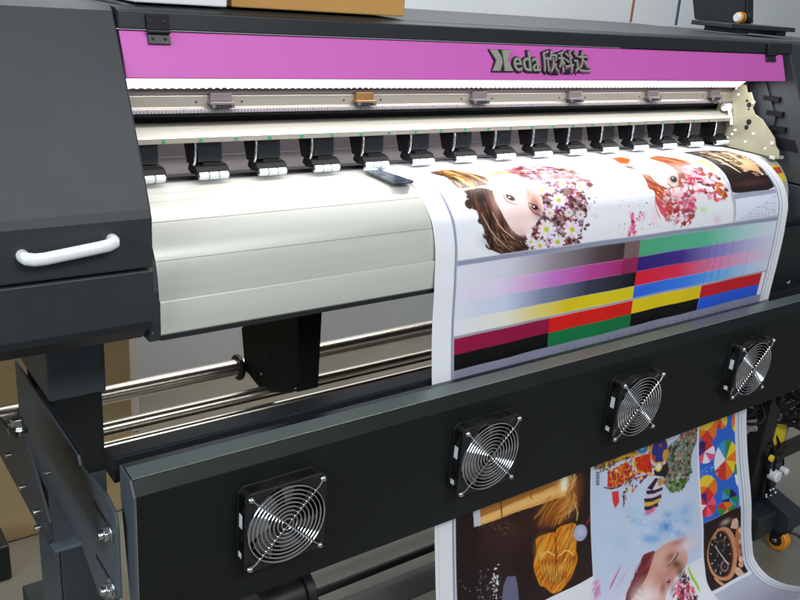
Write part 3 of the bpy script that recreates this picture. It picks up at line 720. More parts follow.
(0,248,210,234,99,565,458,550,458,541,461,542,466,552,464),
(0,247,230,240,99,565,458,554,452,545,450,542,455,551,458),
(0,235,214,227,99,565,458,562,448,557,443,551,446,554,452),
(0,248,211,242,99,565,458,571,448,571,440,565,440,562,448),
(0,235,214,222,99,565,458,576,453,580,447,576,445,569,449),
(0,225,214,236,99,565,458,577,458,585,456,584,451,575,452),
(2,200,200,40,99,565,458,6,1,-1,5),
(0,231,228,230,99,382,540,388,550,396,555,400,553,395,546),
(0,241,224,238,99,382,540,379,549,382,557,388,557,389,550),
(0,233,215,229,99,382,540,372,545,368,552,374,555,380,550),
(0,225,223,229,99,382,540,367,539,359,542,361,547,371,546),
(0,240,226,231,99,382,540,371,533,362,532,361,536,369,540),
(0,250,227,240,99,382,540,378,530,371,525,366,528,371,534),
(0,236,213,228,99,382,540,386,529,384,522,377,521,376,529),
(0,239,223,233,99,382,540,393,534,397,528,391,525,385,530),
(0,246,219,243,99,382,540,396,540,404,537,402,533,392,533),
(0,230,224,226,99,382,540,394,546,403,548,404,543,396,539),
(2,200,200,40,99,382,540,6,1,0,5),
(0,226,227,230,99,595,348,592,361,596,367,603,363,603,355),
(0,235,216,221,99,595,348,584,359,581,367,588,366,593,359),
(0,243,233,236,99,595,348,581,354,573,361,577,365,586,359),
(0,249,230,233,99,595,348,583,347,573,352,572,357,581,356),
(0,229,216,228,99,595,348,588,340,579,339,573,345,580,349),
(0,233,227,245,99,595,348,598,334,596,328,588,332,587,341),
(0,245,211,242,99,595,348,607,335,612,325,605,326,597,335),
(0,240,233,242,99,595,348,610,341,618,332,615,329,605,335),
(0,230,226,226,99,595,348,607,348,618,343,619,337,610,339),
(0,228,230,222,99,595,348,602,355,612,356,617,350,610,347),
(2,200,200,40,99,595,348,6,1,-4,6),
(0,246,213,222,99,528,368,534,374,542,375,546,369,540,367),
(0,239,213,245,99,528,368,526,377,530,381,536,378,535,372),
(0,233,231,229,99,528,368,519,379,517,386,523,386,528,378),
(0,244,226,230,99,528,368,515,374,509,381,512,384,520,378),
(0,238,230,240,99,528,368,516,368,507,372,507,377,515,375),
(0,242,219,233,99,528,368,521,362,512,361,508,366,515,369),
(0,241,223,235,99,528,368,530,358,527,352,520,356,521,363),
(0,249,222,245,99,528,368,537,358,539,351,533,352,528,359),
(0,229,235,236,99,528,368,541,362,548,355,544,352,536,358),
(0,246,233,240,99,528,368,542,367,552,363,553,358,542,360),
(2,200,200,40,99,528,368,5,0,-3,5),
(2,220,180,215,79,639,428,2,0,-1,2),
(2,235,200,230,79,660,447,3,0,-2,4),
(2,220,180,215,79,670,478,6,1,-1,3),
(2,120,60,90,79,697,429,3,0,-2,4),
(2,220,180,215,79,651,435,6,0,-2,4),
(2,235,200,230,79,737,365,5,0,-4,5),
(2,220,180,215,79,639,472,5,0,-1,3),
(2,235,200,230,79,686,475,6,0,-1,4),
(2,220,180,215,79,662,380,4,0,-4,5),
(2,235,200,230,79,713,327,4,0,-5,6),
(2,220,180,215,79,694,360,2,0,-4,5),
(2,235,200,230,79,741,346,6,1,-4,6),
(2,220,180,215,79,760,338,3,0,-3,3),
(2,220,180,215,79,683,487,2,0,-1,4),
(2,120,60,90,79,643,472,5,0,-1,4),
(2,120,60,90,79,696,436,4,0,-1,2),
(2,235,200,230,79,698,456,6,0,-1,2),
(2,220,180,215,79,695,361,5,0,-2,3),
(2,120,60,90,79,616,469,6,0,-1,2),
(2,220,180,215,79,689,481,4,0,-1,4),
(2,120,60,90,79,659,413,2,0,-2,3),
(2,220,180,215,79,681,437,5,0,-1,3),
(2,220,180,215,79,672,445,6,1,-1,2),
(2,120,60,90,79,710,416,3,0,-2,3),
(3,0,0,0,0,84,0,1460,568),
(0,190,85,20,99,1028,166,1092,167,1093,211,1017,260,988,246),
(0,120,50,30,99,993,268,1030,291,1047,314,1031,320,1000,300,975,285),
(0,252,236,226,99,1093,223,1169,212,1200,224,1226,266,1241,284,1250,305,1245,322,1221,351,1197,370,1148,397,1122,404,1090,396,1077,386,1072,362,1063,347,1041,325,1028,312,1012,294,1015,279,1051,243),
(0,172,78,24,99,1229,193,1281,183,1307,191,1335,222,1344,247,1357,281,1351,297,1311,319,1275,343,1214,389,1189,404,1164,408,1165,400,1193,370,1207,352,1218,328,1219,311,1212,283,1206,266,1193,245,1195,229,1208,205),
(5,90,9,496,4960,1073,401,79,5,110,40,12,215,120,50,150,60,20,90,30,12,235,160,90,1212,197,1299,180,1344,232,1366,289,1299,326,1197,403,1156,409,1204,359,1222,320,1212,272,1190,237),
(0,165,65,20,99,1024,329,1047,335,1054,347,1055,375,1065,388,1092,401,1101,415,1105,441,1103,459,1094,487,1085,502,1066,521,1052,522,1031,506,1019,491,1006,460,1006,442,1019,421,1018,411,1003,402,1000,393,1009,370,1012,356,1015,334),
(5,110,10,386,3313,1693,179,79,5,110,35,12,205,95,30,80,30,15,225,130,70,235,150,110,1017,326,1055,338,1056,383,1102,405,1108,450,1092,496,1060,528,1024,501,1003,449,1023,414,998,400,1012,363),
(0,225,75,100,84,1010,435,1048,466,1070,501,1060,524,1024,501,1010,463),
(1,240,190,190,89,1134,445,46,3,-12,34),
(1,150,80,45,84,1166,367,47,3,-30,36),
(2,20,16,24,99,1164,370,6,12,-19,9),
(2,210,220,240,99,1164,364,5,0,-3,3),
(0,110,50,30,99,1112,384,1114,391,1120,403,1137,407,1161,404,1173,402,1174,400,1162,401,1139,404,1125,400,1119,388,1114,383),
(4,120,11,298,834,183,512,79,6,235,150,170,215,60,90,190,80,60,250,220,225,160,50,50,240,180,180,1028,422,1132,406,1184,441,1184,510,1134,561,1048,527),
(5,90,12,429,3575,1132,381,79,4,90,30,14,160,70,30,60,20,12,200,110,60,1202,280,1298,275,1339,306,1236,397,1162,424,1148,399,1214,360,1224,309),
(0,120,60,40,99,1068,339,1069,344,1072,351,1072,358,1068,365,1067,369,1069,369,1072,365,1076,357,1077,349,1073,342,1070,338),
(4,330,13,343,1100,192,616,94,11,215,40,80,235,90,130,250,215,225,190,40,30,255,240,240,225,70,40,150,40,70,240,160,180,250,240,245,90,30,30,250,200,210,1302,290,1389,322,1425,375,1437,431,1407,479,1315,467,1284,437,1236,449,1218,503,1185,546,1134,561,1089,525,1109,467,1174,440,1209,378),
(5,50,14,380,2447,980,341,84,3,120,35,40,200,50,70,80,25,25,1292,302,1326,317,1274,391,1206,464,1216,513,1175,551,1132,506,1184,441),
(4,22,15,454,1136,243,608,94,3,190,80,20,140,50,15,220,120,50,1380,399,1426,407,1430,452,1407,482,1363,461),
(0,190,215,60,99,1384,279,1394,284,1417,288,1431,296,1437,309,1440,323,1439,340,1441,347,1447,345,1451,335,1458,316,1459,298,1454,282,1438,273,1409,272,1392,274),
(1,185,215,80,79,1267,502,26,2,-2,12),
(1,230,130,190,49,1350,545,25,2,3,20),
(1,225,235,225,34,1304,520,90,7,4,43),
(4,60,16,192,625,147,479,94,4,232,60,120,240,120,160,215,30,80,250,180,200,859,468,878,489,885,513,889,533,884,575,844,565,838,543,862,525),
(4,24,17,159,479,108,326,94,3,215,120,160,180,80,120,245,180,205,917,476,932,487,903,514,890,507),
(2,200,60,110,79,937,443,2,0,-1,2),
(2,150,130,170,79,820,555,2,0,0,2),
(2,150,130,170,79,827,520,4,0,0,3),
(2,60,60,90,79,959,533,4,0,0,3),
(2,150,130,170,79,815,454,2,0,-1,3),
(2,200,60,110,79,986,573,2,0,0,3),
(2,200,60,110,79,1011,569,4,0,1,3),
(2,60,60,90,79,956,454,5,0,-1,3),
(2,150,130,170,79,838,435,2,0,-1,2),
(2,200,60,110,79,914,461,3,0,-1,2),
(2,200,60,110,79,994,418,2,0,-1,2),
(2,60,60,90,79,874,543,5,0,0,3),
(2,60,60,90,79,873,518,5,0,0,1),
(2,60,60,90,79,838,488,1,0,0,1),
(2,200,60,110,79,977,531,5,0,0,2),
(2,60,60,90,79,1007,545,4,0,0,1),
(2,60,60,90,79,939,467,1,0,-1,3),
(2,200,60,110,79,800,524,4,0,0,2),
(2,200,60,110,79,868,501,2,0,0,1),
(2,150,130,170,79,1013,501,2,0,0,2),
(2,200,60,110,79,904,408,4,0,-1,2),
(2,60,60,90,79,993,436,2,0,-1,2),
(2,150,130,170,79,845,521,3,0,0,2),
(2,60,60,90,79,870,513,3,0,0,3),
(2,60,60,90,79,862,459,3,0,-1,2),
(2,200,60,110,79,920,545,3,0,0,3),
(2,150,130,170,79,991,510,5,0,0,1),
(2,200,60,110,79,824,535,3,0,0,2),
(2,200,60,110,79,983,419,4,0,-1,1),
(2,200,60,110,79,885,413,3,0,-2,3),
(1,235,150,200,59,929,503,11,4,-12,18),
(1,240,120,160,24,1175,462,60,11,-34,78),
(1,250,190,200,39,988,508,30,2,0,40),
(0,235,110,90,69,1002,449,999,458,996,474,1000,492,1009,509,1016,518,1019,517,1015,508,1006,490,1003,474,1004,458,1005,449),
(0,235,110,90,69,1031,485,1030,491,1030,502,1037,514,1051,526,1059,531,1061,530,1055,524,1043,512,1037,501,1036,490,1034,485),
(0,235,110,90,69,1015,372,1012,376,1009,383,1014,391,1025,398,1032,401,1034,399,1030,394,1021,387,1017,380,1018,375,1018,371),
(3,0,0,0,0,790,0,1750,568),
(0,34,20,19,99,1484,165,1550,157,1592,155,1652,157,1690,165,1746,184,1763,208,1759,258,1769,283,1794,314,1797,337,1785,376,1774,403,1757,445,1693,458,1512,460,1456,451,1467,423,1474,400,1483,362,1483,336,1477,291,1477,262,1479,220,1477,198,1466,176),
(4,200,18,437,1420,199,649,94,6,205,175,125,120,90,60,60,35,30,232,190,150,90,60,45,40,25,22,1558,165,1756,196,1754,284,1754,329,1769,377,1648,382,1608,345,1514,300,1502,238),
(5,60,19,477,4775,1980,56,79,4,230,200,150,60,35,30,150,110,80,30,16,14,1558,165,1756,196,1754,284,1754,329,1769,377,1648,382,1608,345,1514,300,1502,238),
(0,236,172,120,99,1710,288,1743,306,1727,358,1719,382,1697,356,1622,359,1631,338),
(1,250,205,165,59,1686,324,21,14,-40,23),
(0,240,222,180,99,1540,280,1540,294,1549,316,1561,338,1575,359,1585,369,1588,367,1582,356,1570,333,1559,311,1550,289,1545,277),
(0,240,222,180,99,1673,247,1666,258,1664,275,1664,291,1665,307,1668,314,1672,312,1674,303,1676,285,1679,267,1681,251,1681,243),
(0,240,222,180,99,1597,209,1590,224,1586,248,1586,270,1591,290,1597,297,1602,295,1601,284,1601,262,1606,237,1608,214,1606,204),
(0,240,222,180,99,1678,211,1678,220,1684,232,1687,247,1688,262,1693,268,1699,264,1702,255,1708,235,1707,219,1696,209,1687,206),
(4,26,20,263,615,119,279,94,3,200,170,150,240,220,210,150,90,80,1656,374,1787,370,1785,383,1662,389),
(1,88,45,40,69,1614,419,147,-4,-9,17),
(0,168,170,192,99,1449,458,1455,589,1768,579,1764,455),
(0,232,232,248,99,1469,479,1762,471,1748,562,1463,566),
(0,120,122,150,74,1721,484,1742,484,1742,482,1721,482),
(0,120,122,150,74,1689,493,1721,493,1721,491,1689,491),
(0,120,122,150,74,1728,493,1739,493,1739,491,1728,491),
(0,120,122,150,74,1658,503,1689,502,1689,500,1658,501),
(0,120,122,150,74,1696,502,1710,502,1710,500,1696,500),
(0,120,122,150,74,1718,502,1734,502,1734,500,1718,500),
(0,120,122,150,74,1628,512,1663,512,1663,509,1628,510),
(0,120,122,150,74,1670,511,1683,511,1683,509,1670,509),
(0,120,122,150,74,1691,511,1712,511,1712,509,1690,509),
(0,120,122,150,74,1719,511,1735,511,1735,509,1719,509),
(0,120,122,150,74,1599,521,1633,521,1633,519,1599,519),
(0,120,122,150,74,1640,521,1662,521,1661,518,1640,519),
(0,120,122,150,74,1669,521,1686,520,1686,518,1668,518),
(0,120,122,150,74,1693,520,1723,520,1722,518,1693,518),
(0,120,122,150,74,1730,520,1735,520,1734,518,1730,518),
(0,120,122,150,74,1571,530,1602,530,1601,528,1571,528),
(0,120,122,150,74,1609,530,1622,530,1621,528,1609,528),
(0,120,122,150,74,1629,530,1646,530,1646,528,1629,528),
(0,120,122,150,74,1653,530,1682,530,1682,527,1653,528),
(0,120,122,150,74,1690,529,1707,529,1706,527,1689,527),
(0,120,122,150,74,1714,529,1731,529,1730,527,1714,527),
(0,120,122,150,74,1544,540,1573,539,1572,537,1543,537),
(0,120,122,150,74,1580,539,1610,539,1609,537,1579,537),
(0,120,122,150,74,1617,539,1631,539,1630,537,1616,537),
(0,120,122,150,74,1638,539,1653,539,1652,537,1638,537),
(0,120,122,150,74,1660,539,1694,539,1694,537,1659,537),
(0,120,122,150,74,1702,539,1735,538,1735,536,1701,536),
(0,120,122,150,74,1518,549,1542,549,1541,547,1517,547),
(0,120,122,150,74,1549,549,1573,549,1572,546,1548,547),
(0,120,122,150,74,1580,549,1594,549,1593,546,1579,546),
(0,120,122,150,74,1601,548,1626,548,1625,546,1600,546),
(0,120,122,150,74,1633,548,1653,548,1652,546,1632,546),
(0,120,122,150,74,1660,548,1677,548,1676,546,1659,546),
(0,120,122,150,74,1684,548,1701,548,1701,546,1683,546),
(0,120,122,150,74,1709,548,1737,548,1736,546,1708,546),
(0,120,122,150,74,1492,558,1505,558,1504,556,1491,556),
(0,120,122,150,74,1512,558,1525,558,1524,556,1511,556),
(0,120,122,150,74,1532,558,1547,558,1546,556,1531,556),
(0,120,122,150,74,1554,558,1589,558,1588,556,1553,556),
(0,120,122,150,74,1596,558,1630,558,1629,555,1595,556),
(0,120,122,150,74,1637,558,1673,558,1672,555,1636,555),
(0,120,122,150,74,1680,558,1706,557,1705,555,1679,555),
(0,120,122,150,74,1713,557,1738,557,1737,555,1712,555),
(3,0,0,0,0,84,1000,762,1882),
(0,40,20,20,99,88,1160,762,1160,762,1882,88,1882),
(0,22,12,14,59,88,1160,190,1160,190,1882,88,1882),
(1,70,38,32,49,352,1569,190,10,36,88),
(0,238,172,88,99,167,1402,626,1405,628,1517,174,1496),
(0,150,84,28,74,193,1443,620,1437,621,1464,199,1470),
(0,255,214,140,49,199,1472,621,1475,622,1499,203,1494),
(0,205,205,215,99,165,1402,194,1403,201,1498,171,1495),
(0,120,70,30,99,289,1406,296,1406,304,1501,297,1500),
(0,130,80,40,99,443,1408,444,1415,449,1430,448,1444,442,1459,442,1471,449,1480,453,1484,455,1484,452,1479,446,1471,447,1461,453,1446,453,1431,448,1416,445,1408),
(0,214,132,40,49,646,1442,650,1451,659,1470,654,1486,636,1499,627,1507,630,1509,640,1503,661,1490,666,1472,655,1451,649,1442),
(0,180,95,25,49,605,1419,607,1428,612,1446,600,1459,571,1470,558,1476,559,1478,575,1474,606,1464,619,1448,612,1429,608,1419),
(0,180,95,25,49,629,1514,628,1522,629,1539,625,1555,615,1571,611,1579,613,1581,620,1574,631,1558,636,1541,634,1524,631,1515),
(0,214,132,40,49,617,1477,620,1486,627,1504,613,1516,575,1524,557,1529,559,1531,579,1529,618,1521,634,1507,625,1487,619,1477),
(0,255,230,160,49,665,1515,663,1523,662,1539,647,1551,615,1560,600,1566,603,1569,620,1566,654,1557,671,1543,671,1525,669,1516),
(0,245,190,100,49,666,1537,669,1546,677,1565,664,1577,629,1585,612,1590,613,1592,632,1590,669,1582,684,1567,674,1546,668,1537),
(0,214,132,40,49,658,1449,663,1460,675,1479,665,1492,629,1501,612,1506,614,1509,633,1506,671,1498,684,1481,669,1459,661,1449),
(0,214,132,40,49,656,1450,656,1458,658,1475,652,1490,636,1505,629,1513,632,1515,642,1509,660,1495,668,1478,663,1460,660,1450),
(0,245,190,100,49,610,1531,610,1540,611,1557,615,1576,622,1597,626,1608,628,1608,626,1597,620,1576,616,1558,614,1541,612,1532),
(0,255,230,160,49,629,1451,630,1460,635,1477,629,1492,610,1505,601,1513,604,1515,615,1510,637,1497,644,1480,638,1460,633,1451),
(0,245,190,100,49,626,1425,624,1432,621,1449,626,1468,640,1491,648,1503,650,1503,644,1491,630,1469,625,1450,628,1434,628,1425),
(0,245,190,100,49,633,1513,633,1521,636,1538,625,1551,600,1562,588,1569,590,1572,605,1568,632,1557,645,1542,640,1523,636,1514),
(0,180,95,25,49,647,1425,648,1434,653,1452,639,1465,606,1475,590,1480,591,1482,608,1477,642,1468,657,1453,652,1434,649,1425),
(0,214,132,40,49,628,1491,626,1499,624,1514,614,1529,596,1542,587,1549,589,1551,600,1545,619,1532,630,1517,631,1500,631,1492),
(0,180,95,25,49,618,1420,617,1429,616,1445,608,1460,591,1474,583,1482,585,1483,594,1477,612,1463,621,1447,621,1430,620,1421),
(0,255,230,160,49,628,1532,633,1542,642,1561,644,1579,639,1596,637,1605,639,1606,643,1598,650,1581,648,1562,637,1542,631,1532),
(0,214,132,40,49,631,1534,631,1542,634,1559,623,1573,599,1584,588,1591,590,1593,604,1589,630,1578,642,1562,637,1544,634,1535),
(0,255,230,160,49,636,1432,641,1442,652,1462,655,1480,648,1497,646,1506,648,1507,653,1499,661,1482,658,1462,646,1442,639,1432),
(0,255,230,160,49,642,1501,643,1510,646,1527,627,1538,586,1545,566,1549,567,1550,588,1548,631,1542,651,1529,647,1511,644,1502),
(0,245,190,100,49,661,1508,666,1518,677,1537,664,1549,623,1556,603,1561,605,1563,626,1561,669,1555,685,1539,671,1518,663,1507),
(0,255,230,160,49,639,1538,645,1548,657,1568,641,1579,594,1584,571,1587,572,1589,596,1587,645,1584,664,1570,649,1548,641,1538),
(0,255,230,160,49,658,1429,659,1439,665,1457,664,1474,656,1491,653,1500,657,1501,663,1494,672,1477,674,1459,666,1439,661,1430),
(0,180,95,25,49,623,1436,626,1446,634,1464,638,1483,638,1502,639,1512,641,1513,642,1503,642,1484,638,1465,630,1446,625,1436),
(0,255,230,160,49,663,1551,668,1562,680,1582,684,1601,680,1618,679,1628,682,1630,686,1621,692,1603,687,1583,674,1561,666,1551),
(0,180,95,25,49,664,1523,669,1533,682,1553,685,1572,680,1589,678,1598,681,1600,686,1592,693,1574,689,1554,675,1533,666,1522),
(0,255,230,160,49,665,1434,669,1444,678,1462,664,1475,624,1484,604,1488,606,1490,626,1487,667,1479,684,1464,673,1444,667,1434),
(0,214,132,40,49,645,1447,650,1457,660,1476,655,1491,633,1504,623,1511,625,1513,637,1508,660,1495,666,1477,654,1457,648,1447),
(0,245,190,100,49,612,1416,611,1424,611,1440,611,1459,614,1478,616,1488,619,1489,620,1480,619,1461,619,1443,618,1426,616,1417),
(0,180,95,25,49,658,1500,661,1510,671,1528,653,1539,605,1544,581,1547,583,1550,608,1549,658,1545,679,1531,668,1510,661,1500),
(0,245,190,100,49,614,1508,620,1518,632,1537,614,1548,565,1552,541,1555,542,1557,567,1555,617,1552,637,1539,623,1517,616,1507),
(0,190,110,30,44,639,1546,625,1547,597,1550,573,1560,554,1575,545,1583,548,1585,559,1579,579,1565,602,1556,628,1552,641,1548),
(0,150,80,25,44,695,1546,680,1551,651,1564,627,1582,607,1605,598,1618,602,1620,614,1610,635,1588,659,1570,686,1556,698,1548),
(0,235,170,80,44,654,1545,639,1547,611,1555,587,1566,568,1582,559,1591,563,1593,575,1588,596,1574,619,1562,645,1554,657,1548),
(0,235,170,80,44,549,1493,533,1502,507,1522,485,1536,466,1545,459,1550,462,1554,473,1551,494,1544,517,1530,542,1509,553,1497),
(0,190,110,30,44,655,1535,640,1536,612,1541,588,1563,568,1600,559,1619,563,1621,575,1604,596,1568,619,1548,645,1542,658,1538),
(0,190,110,30,44,643,1542,627,1546,599,1556,575,1572,556,1595,548,1608,552,1610,564,1601,585,1580,608,1564,634,1553,646,1546),
(0,235,170,80,44,608,1512,593,1516,565,1526,542,1542,523,1561,515,1572,519,1575,531,1568,552,1549,575,1535,600,1523,612,1515),
(0,150,80,25,44,613,1525,598,1532,571,1548,547,1563,528,1578,520,1586,523,1589,534,1583,555,1570,578,1554,604,1537,616,1527),
(0,235,170,80,44,679,1529,664,1537,635,1553,611,1574,591,1599,583,1612,586,1614,598,1603,619,1579,642,1558,669,1541,681,1532),
(0,235,170,80,44,683,1553,668,1552,639,1552,614,1567,594,1596,586,1611,591,1614,603,1601,624,1574,647,1561,673,1559,685,1557),
(0,190,110,30,44,570,1510,555,1515,528,1526,505,1545,486,1570,478,1583,482,1586,494,1575,514,1551,536,1533,562,1521,573,1513),
(0,190,110,30,44,638,1520,623,1529,595,1548,572,1571,552,1598,544,1612,548,1614,560,1602,581,1577,604,1555,630,1534,642,1522),
(0,150,80,25,44,545,1494,530,1501,504,1517,481,1533,463,1550,455,1559,458,1561,469,1555,489,1539,511,1523,537,1506,548,1496),
(0,190,110,30,44,674,1536,659,1542,631,1554,607,1572,587,1597,578,1609,581,1611,593,1600,614,1577,637,1559,664,1546,677,1539),
(0,190,110,30,44,584,1521,570,1521,542,1524,518,1540,499,1566,491,1580,495,1582,506,1570,526,1545,548,1531,574,1527,586,1524),
(0,235,170,80,44,683,1555,667,1558,639,1568,614,1582,595,1600,587,1610,591,1613,604,1606,625,1591,648,1577,675,1566,687,1559),
(0,190,110,30,44,579,1501,565,1507,537,1520,514,1542,495,1574,487,1590,490,1592,502,1577,522,1547,545,1525,570,1512,582,1504),
(0,150,80,25,44,615,1531,600,1536,573,1547,549,1563,530,1583,521,1593,524,1596,536,1587,556,1569,579,1553,605,1541,617,1533),
(0,150,80,25,44,609,1520,594,1528,566,1545,543,1565,524,1586,516,1597,519,1599,530,1590,551,1570,574,1551,600,1533,612,1522),
(0,235,170,80,44,662,1533,647,1535,619,1543,595,1563,575,1595,567,1612,570,1614,582,1599,603,1569,627,1550,653,1541,665,1536),
(0,150,80,25,44,661,1540,645,1547,618,1563,594,1574,575,1580,566,1584,569,1587,580,1586,601,1581,625,1570,652,1553,664,1543),
(0,150,80,25,44,601,1516,586,1518,559,1524,535,1541,516,1567,508,1580,510,1582,521,1570,542,1545,564,1529,590,1523,602,1519),
(0,150,80,25,44,684,1537,669,1542,640,1554,616,1574,596,1602,588,1617,591,1619,603,1606,624,1579,648,1560,674,1547,687,1539),
(0,190,110,30,44,604,1531,590,1533,563,1538,539,1551,520,1571,511,1582,514,1583,525,1575,545,1556,568,1543,594,1537,606,1533),
(1,214,130,40,49,649,1512,54,22,-22,78),
(1,190,105,30,44,568,1563,82,-8,33,51),
(1,150,80,25,49,528,1588,50,3,9,20),
(1,255,210,120,79,617,1453,35,13,-11,59),
(1,255,246,200,99,617,1453,22,8,-8,43),
(0,255,250,225,79,603,1405,630,1410,630,1497,603,1494),
(0,222,128,16,99,482,1626,541,1630,563,1636,569,1652,573,1650,577,1629,598,1624,658,1629,679,1642,681,1675,680,1698,674,1732,674,1751,680,1772,677,1789,660,1818,649,1832,635,1846,621,1855,593,1872,575,1877,550,1875,533,1864,508,1835,496,1824,484,1820,475,1806,461,1767,455,1746,453,1722,457,1705,470,1681,472,1663,465,1634),
(1,250,185,60,69,500,1682,36,13,-2,48),
(1,250,180,50,69,639,1702,30,10,-3,49),
(1,180,80,8,59,560,1783,78,29,-4,59),
(0,60,25,8,99,566,1652,576,1655,574,1758,565,1755),
(5,150,21,631,4913,-160,1397,54,6,255,196,84,190,100,12,140,62,6,235,150,30,250,180,60,165,80,10,463,1624,560,1631,572,1657,578,1623,678,1631,682,1687,672,1743,682,1779,654,1828,631,1850,583,1878,541,1874,500,1826,480,1819,456,1754,453,1713,475,1673),
(0,120,48,6,84,475,1697,477,1712,482,1744,490,1775,501,1806,507,1822,509,1822,504,1807,494,1776,486,1745,481,1713,477,1697),
(1,255,190,70,69,492,1755,6,1,7,28),
(0,120,48,6,84,667,1750,661,1766,650,1796,637,1823,621,1846,614,1858,616,1859,625,1848,641,1826,654,1799,664,1767,669,1751),
(1,255,190,70,69,644,1804,6,4,-10,22),
(0,120,48,6,84,493,1711,494,1724,498,1752,505,1781,514,1811,519,1826,520,1826,517,1811,509,1782,503,1753,498,1725,495,1711),
(1,255,190,70,69,507,1761,6,1,7,28),
(0,120,48,6,84,647,1752,642,1765,632,1792,621,1817,608,1841,603,1853,604,1854,612,1843,625,1820,637,1794,646,1767,649,1753),
(1,255,190,70,69,628,1798,6,4,-10,22),
(0,120,48,6,84,510,1725,511,1737,515,1760,520,1787,526,1816,530,1830,532,1831,530,1816,524,1788,519,1761,515,1737,512,1725),
(1,255,190,70,69,522,1767,6,1,7,28),
(0,120,48,6,84,628,1753,623,1764,615,1788,605,1812,595,1836,591,1849,593,1850,599,1838,610,1814,619,1790,627,1766,630,1754),
(1,255,190,70,69,612,1792,6,4,-10,22),
(0,120,48,6,84,529,1724,529,1737,532,1765,535,1792,539,1820,542,1835,543,1835,543,1821,540,1794,536,1766,533,1738,530,1724),
(1,255,190,70,69,537,1773,6,1,7,28),
(0,120,48,6,84,610,1738,606,1752,597,1779,590,1806,582,1831,579,1845,581,1846,586,1833,594,1808,602,1781,609,1753,612,1739),
(1,255,190,70,69,596,1786,6,4,-10,22),
(0,120,48,6,84,547,1723,547,1738,549,1769,551,1798,552,1825,553,1839,555,1840,555,1826,555,1799,554,1770,551,1739,549,1723),
(1,255,190,70,69,553,1778,6,1,7,28),
(0,120,48,6,84,592,1724,588,1739,580,1771,574,1800,569,1827,568,1840,569,1841,573,1828,578,1802,585,1773,591,1741,594,1725),
(1,255,190,70,69,580,1781,6,4,-10,22),
(1,150,64,6,49,563,1804,52,19,-3,49),
(0,255,205,100,59,523,1744,525,1754,530,1773,533,1793,535,1814,536,1824,537,1825,538,1815,537,1794,533,1774,528,1754,524,1745),
(0,255,205,100,59,538,1756,539,1764,542,1779,544,1797,544,1817,545,1828,546,1828,547,1818,548,1798,546,1780,542,1764,539,1756),
(0,255,205,100,59,553,1756,553,1764,555,1782,555,1801,554,1821,554,1831,555,1832,557,1822,558,1803,558,1784,556,1765,555,1756),
(0,255,205,100,59,569,1767,568,1774,567,1788,566,1805,563,1825,563,1834,564,1835,566,1826,569,1807,571,1790,571,1775,570,1768),
(0,255,205,100,59,585,1767,583,1775,580,1792,577,1809,573,1828,572,1838,573,1839,576,1830,580,1811,584,1793,586,1776,586,1768),
(0,255,205,100,59,600,1779,597,1785,592,1798,588,1813,583,1832,581,1841,582,1842,586,1833,591,1815,596,1800,600,1786,601,1779),
(0,255,215,120,99,487,1717,496,1711,513,1698,529,1701,551,1720,563,1730,564,1729,554,1718,531,1697,509,1693,492,1707,485,1715),
(0,255,215,120,99,584,1738,595,1735,615,1728,633,1733,651,1751,662,1761,664,1760,655,1750,635,1729,612,1723,592,1731,582,1736),
(2,172,178,206,99,701,1683,36,19,-13,28),
(1,205,210,232,79,702,1679,23,12,-8,17),
(0,170,40,60,99,734,1665,740,1662,750,1656,758,1649,765,1642,768,1638,765,1636,760,1639,752,1645,744,1651,735,1659,732,1663),
(2,190,190,205,32,186,1742,3,1,0,3),
(2,190,190,205,30,218,1677,3,1,0,3),
(2,190,190,205,24,159,1769,4,2,0,1),
(2,190,190,205,27,192,1679,3,1,0,2),
(2,190,190,205,26,195,1726,3,1,0,1),
(2,190,190,205,30,203,1750,3,1,0,4),
(2,190,190,205,21,159,1747,3,1,0,1),
(2,190,190,205,37,272,1719,2,1,0,2),
(2,190,190,205,17,105,1653,3,1,0,2),
(2,190,190,205,42,212,1683,2,1,0,1),
(2,190,190,205,42,228,1726,4,1,0,4),
(2,190,190,205,12,194,1767,4,2,0,3),
(2,190,190,205,27,174,1760,4,1,0,4),
(2,190,190,205,23,286,1698,2,1,0,2),
(2,190,190,205,19,176,1702,4,1,0,2),
(2,190,190,205,38,251,1774,3,1,0,2),
(2,190,190,205,32,260,1738,3,1,0,3),
(2,190,190,205,43,278,1730,3,1,0,1),
(2,190,190,205,33,262,1701,1,1,0,3),
(2,190,190,205,37,199,1672,2,1,0,4),
(2,190,190,205,30,118,1675,2,1,0,2),
(2,190,190,205,43,288,1786,3,1,0,3),
(2,190,190,205,20,227,1758,2,1,0,1),
(2,190,190,205,16,289,1708,2,1,0,2),
(2,190,190,205,22,197,1693,2,1,0,2),
(2,190,190,205,28,265,1812,2,1,0,2),
(2,190,190,205,10,165,1665,1,0,0,3),
(2,190,190,205,33,184,1751,3,1,0,1),
(2,190,190,205,13,250,1758,3,1,0,3),
(2,190,190,205,29,180,1714,4,1,0,3),
(2,190,190,205,44,194,1695,3,1,0,2),
(2,190,190,205,41,232,1658,4,1,0,2),
(2,190,190,205,38,184,1642,2,1,0,1),
(2,190,190,205,22,235,1723,2,1,0,2),
(2,190,190,205,29,289,1722,3,1,0,2),
(2,190,190,205,42,209,1763,2,1,0,3),
(2,190,190,205,13,242,1763,4,2,0,1),
(2,190,190,205,30,179,1791,3,1,0,3),
(2,190,190,205,34,189,1685,1,0,0,3),
(2,190,190,205,11,225,1712,2,1,0,3),
(2,190,190,205,39,237,1710,2,1,0,2),
(2,190,190,205,35,238,1762,2,1,0,2),
(2,190,190,205,20,180,1763,3,1,0,2),
(2,190,190,205,33,268,1750,1,1,0,2),
(2,190,190,205,36,198,1651,3,1,0,2),
(2,190,190,205,39,148,1707,2,1,0,3),
